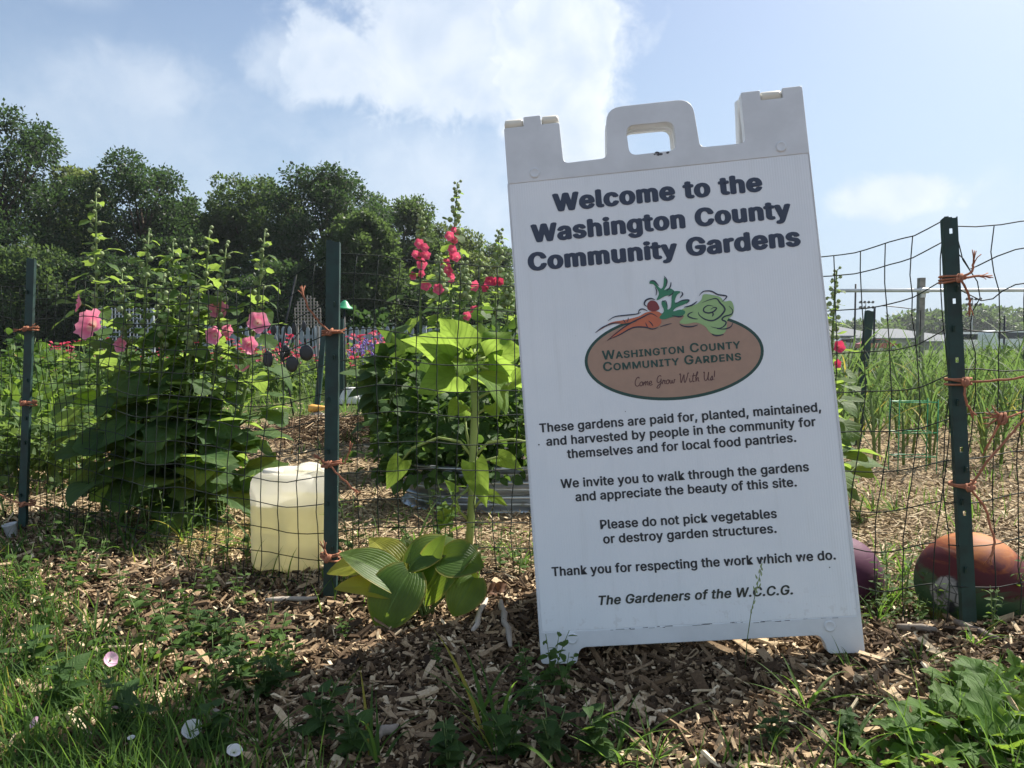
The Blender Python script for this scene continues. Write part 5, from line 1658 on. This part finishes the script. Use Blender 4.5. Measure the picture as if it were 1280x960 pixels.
o = g.build('garden_stone', stone_m); o.location = p; setp(o, 'rounded garden stones under the orange gourd', 'stone')
g = Geo()
g.lathe((-.075, 0, .115), [(.004, 0), (.026, .006), (.034, .035), (.026, .07), (.023, .10), (.014, .14), (.005, .152)], 16, axis=(1, 0, .04), fn=lambda q, i: 1 + .05 * math.cos(q * 8))
o = g.build('gourd', orange_fruit); o.location = p; setp(o, 'orange gourd resting on stones behind the middle fence post', 'gourd')

# white picket fence across the back of the beds
PY = 17.
xa, xb = at(255, 420, PY).x, at(700, 420, PY).x
pf = thing('picket_fence', 'long white picket fence at the back of the flower beds, in front of the trees', 'picket fence', (xa, PY, 0))
g = Geo()
nP = int((xb - xa) / .135)
for i in range(nP):
    x0 = i * .135; hgt = .98 + random.uniform(-.02, .02)
    g.box((x0, 0, hgt / 2), (.085, .02, hgt)); g.box((x0, 0, hgt + .03), (.085, .02, .06), taper=.25)
g.build('pickets', white_paint, pf, smooth=False)
for zz in (.30, .82):
    g = Geo(); g.box(((xb - xa) / 2, .04, zz), (xb - xa, .04, .08)); g.build('rail', white_paint, pf, smooth=False)
for i in range(int((xb - xa) / 2.4) + 1):
    g = Geo(); g.box((i * 2.4 + .06, .09, .53), (.09, .09, 1.06)); g.build('post', white_paint, pf, smooth=False)
# slatted white panel left of it
lp = at(158, 420, 13.); lp.z = 0
t = thing('lattice_panel', 'pale lattice panel seen through the hollyhocks at the left', 'trellis', lp)
g = Geo()
for i in range(15): g.box((-.42 + i * .06, 0, .78), (.018, .012, .95))
for i in range(13): g.box((0, -.014, .32 + i * .075), (.86, .012, .02))
g.build('lattice', white_paint, t, smooth=False)
for q in (-.45, .45):
    g = Geo(); g.box((q, 0, .62), (.05, .05, 1.26)); g.build('post', white_paint, t, smooth=False)

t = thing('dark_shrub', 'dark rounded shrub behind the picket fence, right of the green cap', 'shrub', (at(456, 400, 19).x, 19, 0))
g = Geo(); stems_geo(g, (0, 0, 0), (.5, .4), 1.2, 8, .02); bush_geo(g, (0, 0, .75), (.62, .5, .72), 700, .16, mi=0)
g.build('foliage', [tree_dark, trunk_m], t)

# ---- rows of plants: prototypes
def row_plant(h, r, n, size, mat, kind='ovate', asp=.42):
    g = Geo(); stems_geo(g, (0, 0, 0), (r, r), h, 8, .004)
    bush_geo(g, (0, 0, h * .52), (r, r, h * .48), n, size, kind, asp, shell=.3, nt=3)
    return g.mesh('foliage', [mat, holly_stem])

def flower_plant(h, r, n, petal_, fsize, spikes=False):
    root = bpy.data.objects.new('flowering_plant', None)
    f = bpy.data.objects.new('foliage', None)
    g = Geo(); gf = Geo()
    bush_geo(g, (0, 0, h * .42), (r, r, h * .40), 110, .085, 'ovate', .36, shell=.2, nt=3)
    for k in range(n):
        q = random.uniform(0, 6.3); e = math.sqrt(random.random()) * r
        tip = Vector((math.cos(q) * e, math.sin(q) * e, h * random.uniform(.75, 1.1)))
        g.tube([(tip.x * .3, tip.y * .3, 0), (tip.x * .7, tip.y * .7, tip.z * .6), tip], .003, 4, mi=1)
        if spikes:
            for j in range(9):
                gf.ball(tip + Vector((random.gauss(0, .008), random.gauss(0, .008), -j * .018)), fsize * random.uniform(.5, .9), 0, 5, 4)
        else:
            ax_ = unit((random.uniform(-.5, .5), random.uniform(-.9, .1), .8))
            for ring, (cnt, rr_, el) in enumerate(((9, fsize, .25), (7, fsize * .65, .7))):
                for j in range(cnt):
                    w = 2 * math.pi * j / cnt + ring
                    m_ = Vector((0, 0, 1)).rotation_difference(ax_).to_matrix()
                    gf.leaf(tip, m_ @ Vector((math.cos(w), math.sin(w), el)), m_ @ Vector((0, 0, 1)), rr_, rr_ * .26, 'ovate', .5, .2, 2, 1)
    return g.mesh('foliage', [row_m, holly_stem]), gf.mesh('blossoms', [petal_])

ROW = [row_plant(.55, .28, 320, .075, row_m), row_plant(.70, .25, 340, .07, bush_m), row_plant(.42, .32, 280, .085, greyleaf_m, 'heart', .45), row_plant(.62, .3, 320, .08, weed_m, 'heart', .42)]
FLW = [flower_plant(.62, .26, 9, red_petal, .045), flower_plant(.70, .25, 11, crimson_petal, .04), flower_plant(.55, .28, 8, pink_petal, .05)]
LAV = [flower_plant(.72, .24, 12, purple_petal, .016, True)]

def put_row(me, x, y, lab, grp, s):
    o = link('bed_plant', me); o.location = (x, y, float(ground_z(x, y))); o.rotation_euler = (0, 0, random.uniform(0, 6.3)); o.scale = (s,) * 3
    setp(o, lab, 'plant', grp)
def put_flower(ms, x, y, lab, grp, s):
    t = thing('flowering_plant', lab, 'plant', (x, y, float(ground_z(x, y))), random.uniform(0, 6.3), grp, s)
    link('foliage', ms[0], t); link('blossoms', ms[1], t)

random.seed(21)
for k in range(120):
    Y = 6.0 * (16.2 / 6.0) ** random.random()
    px = random.uniform(-60, 640)
    if Y < 9 and 290 < px < 500: continue
    put_row(random.choice(ROW), at(px, 450, Y).x, Y, 'bushy green plant without open blooms in the beds before the white picket fence', 'green plants in the left beds', random.uniform(.62, 1.0) * (.9 if Y > 8 else .8))
for k in range(80):
    Y = 8.5 * (15.5 / 8.5) ** random.random()
    px = random.uniform(300, 520) if k < 56 else random.uniform(-40, 320)
    put_flower(random.choice(FLW), at(px, 450, Y).x, Y, 'plant with small red and pink blooms in the beds before the white picket fence', 'red flowering plants in the left beds', random.uniform(.75, 1.05))
for px, Y in ((470, 9.), (488, 8.6), (455, 9.4), (505, 9.2), (520, 9.8), (450, 11.)):
    put_flower(LAV[0], at(px, 450, Y).x, Y, 'violet-blue spiked flowering plant left of the sunflower', 'violet flowers in the left beds', random.uniform(.8, 1.))
for px, Y, s in ((10, 3.7, .9), (48, 4.2, .95), (75, 3.6, .75), (-20, 4.4, 1.), (95, 4.8, 1.),  (25, 5.2, 1.1), (-5, 3.2, .8), (62, 3.3, .7), (130, 5.5, 1.1), (180, 5.8, 1.), (240, 5.6, .9), (20, 6.1, 1.2), (70, 6.4, 1.2), (120, 6.6, 1.2), (530, 4.4, .75), (600, 4.3, .9), (560, 4.5, .8), (640, 4.2, 1.0)):
    put_row(random.choice(ROW[:2] + ROW[3:]), at(px, 450, Y).x, Y, 'leafy green plant near the wire fence, behind or beside the hollyhocks', 'leafy plants close behind the fence', s * .85)

# ---- garlic bed on the right
def garlic_mesh():
    g = Geo()
    h = random.uniform(.42, .58)
    lean = Vector((random.gauss(0, .04), random.gauss(0, .04), 0))
    g.tube([(0, 0, -.01), Vector((0, 0, h * .4)) + lean * .4, Vector((0, 0, h * .75)) + lean], [.008, .007, .004], 6, mi=1)
    for k in range(13):
        t = .12 + .68 * k / 13; q = (k % 2) * math.pi + random.gauss(0, .5)
        el = random.uniform(1.0, 1.48)
        d = Vector((math.cos(q) * math.cos(el), math.sin(q) * math.cos(el), math.sin(el)))
        g.leaf(Vector((0, 0, h * t)) + lean * t, d, (-math.cos(q), -math.sin(q), .3), random.uniform(.26, .5), random.uniform(.0035, .0075), 'lance', random.uniform(.2, 1.5), .5, 9, 1)
    if random.random() < .5:
        a = Vector((0, 0, h * .7)) + lean
        g.tube([a, a + Vector((.01, 0, .14)), a + Vector((.04, .01, .2))], [.003, .0025, .002], 5, mi=1)
    return g.mesh('foliage', [garlic_m, holly_stem])
GAR = [garlic_mesh() for _ in range(6)]
random.seed(5)
cnt = 0
for row in range(13):
    Y = 3.95 + row * .42
    x0, x1 = at(1035, 500, Y).x, at(1330, 500, Y).x
    x = x0 + random.uniform(0, .1)
    while x < x1 and cnt < 295:
        o = link('garlic_plant', random.choice(GAR)); yy = Y + random.uniform(-.08, .08)
        o.location = (x, yy, float(ground_z(x, yy))); o.rotation_euler = (0, 0, random.uniform(0, 6.3)); o.scale = (random.uniform(.85, 1.12),) * 3
        setp(o, 'tall strap-leaved garlic plant in the bed right of the welcome sign', 'plant', 'garlic plants in the right bed')
        x += random.uniform(.10, .18) * (1 + row * .03); cnt += 1
for px, Y, s in ((1225, 8.8, 1.25), (1255, 9.4, 1.25), (1290, 8.8, 1.2), (1200, 10, 1.25), (1100, 10.5, 1.2), (1150, 11, 1.2), (1060, 9.8, 1.2), (1320, 10, 1.2), (1180, 12, 1.2), (1240, 12.5, 1.3), (1280, 13, 1.3), (1120, 13, 1.2)):
    put_row(random.choice(ROW), at(px, 450, Y).x, Y, 'bushy plant in the rows behind the garlic on the right', 'bushy plants behind the garlic', s * .78)

# bright green tomato cage
b = gp(1140, 592)
t = thing('plant_cage', 'bright green wire plant cage standing empty in front of the garlic', 'plant cage', b)
k = b.y / FOC
g = Geo()
for zz in (.0, 15, 45, 83):
    hw = 24 * k
    ring = [(-hw, -hw * .5, zz * k + .02), (hw, -hw * .5, zz * k + .02), (hw, hw * .5, zz * k + .02), (-hw, hw * .5, zz * k + .02), (-hw, -hw * .5, zz * k + .02)]
    if zz > 0: g.tube(ring, .0022, 5)
g.build('hoop', green_plastic, t)
for sx_, sy_ in ((-1, -1), (1, -1), (1, 1), (-1, 1)):
    g = Geo(); g.tube([(sx_ * 24 * k, sy_ * 12 * k, -.03), (sx_ * 24 * k, sy_ * 12 * k, 92 * k)], .0026, 5); g.build('leg', green_plastic, t)

# irrigation rail on a timber post
rp = at(1152, 430, 8.5); rp.z = 0
t = thing('pipe_rail', 'horizontal white pipe carried by a square timber post beyond the garlic', 'rail', rp)
zt = at(1152, 347, 8.5).z; zr = at(1152, 363.5, 8.5).z
g = Geo(); g.box((0, .04, zt / 2), (.062, .062, zt)); g.build('post', grey_wood, t, smooth=False)
g = Geo(); g.tube([(at(1040, 364, 8.5).x - rp.x, -.02, zr), (at(1160, 363, 8.5).x - rp.x, -.02, zr + .004), (at(1420, 362, 8.5).x - rp.x, -.02, zr + .01)], .020, 10); g.build('pipe', pvc_m, t)
g = Geo(); g.tube([(-.05, -.02, zr + .002), (.05, -.02, zr + .003)], .031, 10); g.box((0, .0, zr - .04), (.05, .03, .07)); g.build('fitting', pvc_m, t, autosmooth=40)
xe = at(1400, 363, 8.5).x - rp.x
g = Geo(); g.box((xe, .04, zt / 2), (.062, .062, zt)); g.build('post', grey_wood, t, smooth=False)
# thin wire hoop above the garlic
hb_ = at(1122, 430, 7.); hb_.z = 0
t = thing('wire_hoop', 'thin wire hoop frame over the garlic bed left of the right post', 'plant support', hb_)
g = Geo(); a = at(1094, 383, 7.) - hb_; c = at(1151, 388, 7.2) - hb_
g.tube([(a.x, 0, 0), a, (a.x + .1, 0, a.z + .005), (c.x * .3, .1, c.z + .02), c, (c.x, .2, 0)], .005, 6); g.build('hoop', dark_iron, t)
for px, y0, lab in ((1092, 385, 'thin dark cane left of the wire hoop above the garlic'), (1068, 355, 'thin tall cane close to the welcome sign edge, behind the garlic'), (1255, 395, 'thin dark cane in the rows at the far right')):
    Yc = 9.5
    g = Geo(); p = at(px, 430, Yc); tp = at(px, y0, Yc)
    g.tube([(0, 0, 0), (0, 0, tp.z)], .011, 6); o = g.build('garden_cane', dark_iron); o.location = (p.x, Yc, 0); setp(o, lab, 'cane')


# ================================================================== TREES
def tree_mesh_crown(H, Rw, n, leaf, seed, base=.06, top_pow=1.5, clumps=140, lean=0.):
    r = np.random.default_rng(seed)
    u = r.uniform(0, 1, clumps); q = r.uniform(0, 2 * np.pi, clumps)
    zc = H * (base + .07 + (.90 - base) * u)
    tt = (zc / H - base) / (1 - base)
    prof = np.clip(1 - np.clip((tt - .30) / .74, 0, 1) ** 2.4, 0, 1) ** .5 * (.80 + .2 * np.clip(tt / .3, 0, 1))
    rad = Rw * prof * np.sqrt(r.uniform(.1, .95, clumps))
    cx = rad * np.cos(q) + lean * zc; cy = rad * np.sin(q)
    cr = Rw * r.uniform(.19, .36, clumps) * (1 - .45 * tt)
    cl = r.choice(clumps, n, p=cr ** 2 / (cr ** 2).sum())
    d = r.normal(0, 1, (n, 3)); d /= np.linalg.norm(d, axis=1)[:, None]
    rr = r.uniform(.35, 1.0, n) ** .5 * (1 + .25 * r.normal(0, 1, n).clip(-1.5, 1.5))
    P = np.stack([cx[cl], cy[cl], zc[cl]], -1) + d * (cr[cl] * rr)[:, None] * np.array([1, 1, .82])
    P[:, 2] = np.clip(P[:, 2], .15, H * 1.02)
    ax = d + r.normal(0, .55, (n, 3)) + np.array([0, 0, -.15]); ax /= np.linalg.norm(ax, axis=1)[:, None]
    up = r.normal(0, .7, (n, 3)) + np.array([0, 0, 1.]); side = np.cross(ax, up); side /= np.linalg.norm(side, axis=1)[:, None] + 1e-9
    L = leaf * r.uniform(.6, 1.35, n)
    V = np.stack([P, P + ax * (L * .5)[:, None] + side * (L * .30)[:, None], P + ax * L[:, None], P + ax * (L * .5)[:, None] - side * (L * .30)[:, None]], 1)
    F = np.arange(n * 4).reshape(n, 4)
    tone = r.uniform(0, 1, clumps)
    rn = np.clip(tone[cl] * .6 + r.uniform(0, .4, n), 0, 1)
    return V.reshape(-1, 3), F, np.repeat(rn, 4), (cx, cy, zc)

def tree(label, px, top_py, half_px, Y, mat, seed, n=13000, name='tree', leaf=.30, group=None, base=.06, cat='tree'):
    p = at(px, 432, Y); H = at(px, top_py, Y).z * .985; Rw = half_px * Y / FOC * 1.22
    root = thing(name, label, cat, (p.x, Y, 0), 0, group)
    V, F, rn, cl = tree_mesh_crown(H, Rw, n, leaf, seed, base)
    link('crown', np_mesh('crown', V, F, mat, rn), root)
    g = Geo(); rnd = random.Random(seed)
    r0 = max(.12, H * .017)
    g.tube([(0, 0, -.1), (.05, 0, H * .2), (rnd.uniform(-.3, .3), 0, H * .5), (rnd.uniform(-.4, .4), 0, H * .8)], [r0 * 1.3, r0, r0 * .7, r0 * .25], 8)
    for i in range(0, len(cl[0]), 4):
        e = Vector((cl[0][i], cl[1][i], cl[2][i])); s = Vector((0, 0, max(H * .12, e.z * .62)))
        g.tube([s, s.lerp(e, .55) + Vector((0, 0, -H * .01)), e], [r0 * .38, r0 * .25, r0 * .1], 5)
    g.build('trunk', trunk_m, root)
    return root

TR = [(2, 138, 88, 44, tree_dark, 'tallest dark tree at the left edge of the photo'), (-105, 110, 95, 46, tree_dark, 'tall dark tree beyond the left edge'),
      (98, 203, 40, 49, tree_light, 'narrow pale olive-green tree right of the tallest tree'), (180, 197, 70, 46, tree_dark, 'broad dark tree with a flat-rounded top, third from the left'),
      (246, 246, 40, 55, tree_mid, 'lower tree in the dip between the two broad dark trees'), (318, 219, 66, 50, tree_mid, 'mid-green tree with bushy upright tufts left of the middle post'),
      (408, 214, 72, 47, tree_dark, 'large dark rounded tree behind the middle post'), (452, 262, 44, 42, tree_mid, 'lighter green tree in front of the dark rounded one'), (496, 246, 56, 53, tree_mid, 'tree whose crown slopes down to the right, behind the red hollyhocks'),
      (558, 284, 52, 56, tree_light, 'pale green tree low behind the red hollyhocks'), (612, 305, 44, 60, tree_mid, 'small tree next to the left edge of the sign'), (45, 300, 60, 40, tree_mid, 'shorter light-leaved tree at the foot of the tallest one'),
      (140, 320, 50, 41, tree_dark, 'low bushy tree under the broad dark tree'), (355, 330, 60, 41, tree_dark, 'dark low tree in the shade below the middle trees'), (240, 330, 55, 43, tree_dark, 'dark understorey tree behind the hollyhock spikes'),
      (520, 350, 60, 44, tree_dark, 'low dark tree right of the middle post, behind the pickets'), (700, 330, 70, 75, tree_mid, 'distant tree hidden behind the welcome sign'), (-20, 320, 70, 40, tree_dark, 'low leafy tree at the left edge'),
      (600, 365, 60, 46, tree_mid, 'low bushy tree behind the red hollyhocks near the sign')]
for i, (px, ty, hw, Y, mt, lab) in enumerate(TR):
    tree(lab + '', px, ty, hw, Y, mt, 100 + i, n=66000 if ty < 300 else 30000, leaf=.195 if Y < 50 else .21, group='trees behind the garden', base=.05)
# what stands behind the welcome sign
random.seed(44)
for k in range(46):
    Y = 4.6 * (15. / 4.6) ** random.random()
    put_row(random.choice(ROW), at(random.uniform(650, 1030), 450, Y).x, Y, 'green plant in the beds straight behind the welcome sign', 'plants behind the welcome sign', random.uniform(.7, 1.1))
# far tree line on the right
FT = []
random.seed(31)
for k, px in enumerate((960, 1005, 1046, 1080, 1112, 1150, 1186, 1222, 1258, 1292, 1335, 1390, 1450, 920, 880, 840, 800, 760, 720)):
    top_ = {0: 402, 1: 398, 2: 404, 3: 400, 4: 405, 5: 392, 6: 396, 7: 386, 8: 390, 9: 394, 10: 390, 11: 388, 12: 392}.get(k, 396 - k % 4)
    Y = 205 + random.uniform(-12, 12)
    if k < 3:
        FT.append(tree('hazy tree in the far line beyond the parked vehicles on the right', px, top_, 30, Y, tree_mid, 300 + k, n=5000, leaf=.9, group='far tree line on the right', base=.02))
    else:
        src = FT[k % 3]; H0 = at(1000, {0: 402, 1: 398, 2: 404}[k % 3], 205).z
        dup(src, (at(px, 432, Y).x, Y, 0), random.uniform(0, 6), scale=at(px, top_, Y).z / H0)


# ================================================================== FAR BUILDINGS, VEHICLES, FLOODLIGHTS
def building(label, px0, px1, py_eave, py_ridge, Y, depth, mats):
    a = at(px0, 432, Y).x; b = at(px1, 432, Y).x; w = b - a
    ze = at(px0, py_eave, Y).z; zr = at(px0, py_ridge, Y).z
    t = thing('low_building', label, 'building', ((a + b) / 2, Y + depth / 2, 0))
    g = Geo(); g.box((0, 0, ze / 2), (w, depth, ze)); g.build('wall', mats[0], t, smooth=False)
    g = Geo(); o = .6
    v = [(-w / 2 - o, -depth / 2 - o, ze), (w / 2 + o, -depth / 2 - o, ze), (w / 2 + o, depth / 2 + o, ze), (-w / 2 - o, depth / 2 + o, ze), (-w / 2 + depth * .3, 0, zr), (w / 2 - depth * .3, 0, zr)]
    v2 = [(p[0], p[1], p[2] + .18) for p in v]
    g.add(v + v2, [(0, 3, 2, 1), (6, 7, 11, 10), (8, 9, 10, 11), (7, 8, 11), (9, 6, 10), (0, 1, 7, 6), (1, 2, 8, 7), (2, 3, 9, 8), (3, 0, 6, 9)])
    g.build('roof', mats[1], t, smooth=False)
    for i in range(max(2, int(w / 5))):
        xx = -w / 2 + (i + .5) * w / max(2, int(w / 5))
        g = Geo(); g.box((xx, -depth / 2 - .02, ze * .58), (1.3, .08, ze * .35)); f = g.build('window', white_paint, t, smooth=False)
        g = Geo(); g.box((xx, -depth / 2 - .07, ze * .58), (1.1, .03, ze * .29)); g.build('pane', glass_dark, f, smooth=False)
    g = Geo(); g.box((w * .21, -depth / 2 - .04, ze * .36), (1.1, .1, ze * .72)); g.build('door', grey_plastic, t, smooth=False)
building('low tan building with a shallow grey roof just right of the sign', 1030, 1100, 421, 407, 118, 14, (wall_m, roof_m))
building('long low building with a pale grey hipped roof left of the right post', 1086, 1196, 424, 411, 112, 16, (wall_m, roof_m))
building('low shed with a pale grey roof beside the parked white vehicles', 1178, 1240, 428, 419, 104, 10, (wall_m, roof_m))

def vehicle(label, px, Y, Lc, Hc, paint, van=False):
    p = at(px, 440, Y)
    t = thing('parked_van' if van else 'parked_car', label, 'van' if van else 'car', (p.x, Y, 0), random.uniform(-.15, .15), 'vehicles parked beyond the garden')
    W = 1.8; h = Lc / 2
    pr = [(-h, .35), (-h, .8 * Hc if van else .55 * Hc), (-h + .12, .95 * Hc), (-h + .5, Hc), (h * .35, Hc), (h * .62, .62 * Hc), (h - .1, .55 * Hc), (h, .48 * Hc), (h, .35)] if van else \
         [(-h, .35), (-h, .60 * Hc), (-h * .82, .66 * Hc), (-h * .5, .98 * Hc), (h * .15, Hc), (h * .5, .66 * Hc), (h - .15, .58 * Hc), (h, .5 * Hc), (h, .35)]
    def prism(pts, w, mat, nm, par, yo=0.):
        g = Geo(); n = len(pts)
        g.add([(x, -w / 2 + yo, z) for x, z in pts] + [(x, w / 2 + yo, z) for x, z in pts], [tuple(range(n)), tuple(reversed(range(n, 2 * n)))] + [(i, i + n, (i + 1) % n + n, (i + 1) % n) for i in range(n)])
        return g.build(nm, mat, par, smooth=False)
    prism(pr, W, paint, 'body', t)
    if van: w_ = [(-h * .75, .62 * Hc), (-h * .75, .90 * Hc), (h * .30, .90 * Hc), (h * .5, .62 * Hc)]
    else: w_ = [(-h * .68, .66 * Hc), (-h * .46, .93 * Hc), (h * .12, .95 * Hc), (h * .40, .66 * Hc)]
    prism(w_, W + .02, glass_dark, 'window', t)
    for sx_ in (-.62, .62):
        for sy_ in (-1, 1):
            g = Geo(); g.lathe((sx_ * h, sy_ * (W / 2 - .1) - .1, .33), [(.05, 0), (.33, .0), (.33, .2), (.05, .2)], 16, axis=(0, 1, 0)); wh = g.build('wheel', rubber_m, t, autosmooth=40)
            g = Geo(); g.lathe((sx_ * h, sy_ * (W / 2 - .1) + (-.125 if sy_ < 0 else .1), .33), [(.03, 0), (.2, .004), (.2, .02), (.03, .024)], 12, axis=(0, 1, 0)); g.build('rim', galv_m, wh)
    for sy_ in (-.6, .6):
        g = Geo(); g.box((h + .01, sy_, .48 * Hc - .08), (.05, .35, .14)); g.build('headlight', pvc_m, t, smooth=False)
carw = plain('white_car_paint', (.72, .72, .72), .3, vary=.04, scale=2); carr = plain('red_car_paint', (.40, .05, .05), .3, vary=.05, scale=2); card = plain('silver_car_paint', (.33, .35, .38), .3, vary=.05, scale=2)
vehicle('white van parked just right of the right fence post', 1216, 74, 4.6, 1.9, carw, True)
vehicle('white van parked farther right, near the edge of the photo', 1262, 70, 4.9, 2.0, carw, True)
vehicle('red car parked in front of the tan building', 1097, 84, 4.3, 1.35, carr)
vehicle('silver car parked between the tan building and the red car', 1058, 88, 4.4, 1.45, card)
vehicle('silver car beyond the right edge of the photo', 1310, 76, 4.4, 1.5, card)

def floodlight(label, px, py, Y):
    p = at(px, 432, Y); zt = at(px, py, Y).z
    t = thing('floodlight_mast', label, 'floodlight', (p.x, Y, 0), 0, 'sports field floodlights')
    g = Geo(); g.tube([(0, 0, 0), (0, 0, zt)], [.16, .09], 8); g.build('pole', grey_plastic, t)
    for r_ in range(2):
        g = Geo(); g.box((0, 0, zt - .2 - r_ * 1.0), (2.8, .12, .12)); g.build('crossarm', grey_plastic, t, smooth=False)
        for i in range(4):
            g = Geo(); g.lathe((-1.2 + i * .8, -.1, zt - .0 - r_ * 1.0), [(.1, 0), (.28, .3), (.28, .36), (.02, .36)], 10, axis=(0, -1, -.4)); g.build('lamp', dark_iron, t)
floodlight('distant floodlight mast right of the welcome sign', 1081, 377, 150)
floodlight('distant floodlight mast just right of the right fence post', 1214, 373, 140)


# ================================================================== SUMMER HAZE
HAZE = .0003
if HAZE:
    g = Geo(); g.box((0, 118, 12), (330, 290, 26))
    m = bpy.data.materials.new('haze_air'); m.use_nodes = True
    k = NT(m.node_tree); k.n.clear()
    o = k.new('ShaderNodeOutputMaterial'); v = k.new('ShaderNodeVolumePrincipled')
    v.inputs['Color'].default_value = (.86, .92, 1.0, 1); v.inputs['Density'].default_value = HAZE; v.inputs['Anisotropy'].default_value = .35
    k.l.new(v.outputs[0], o.inputs['Volume'])
    hz = g.build('haze', m, smooth=False); hz['kind'] = 'stuff'; hz['label'] = 'thin summer haze over the garden and the far field'
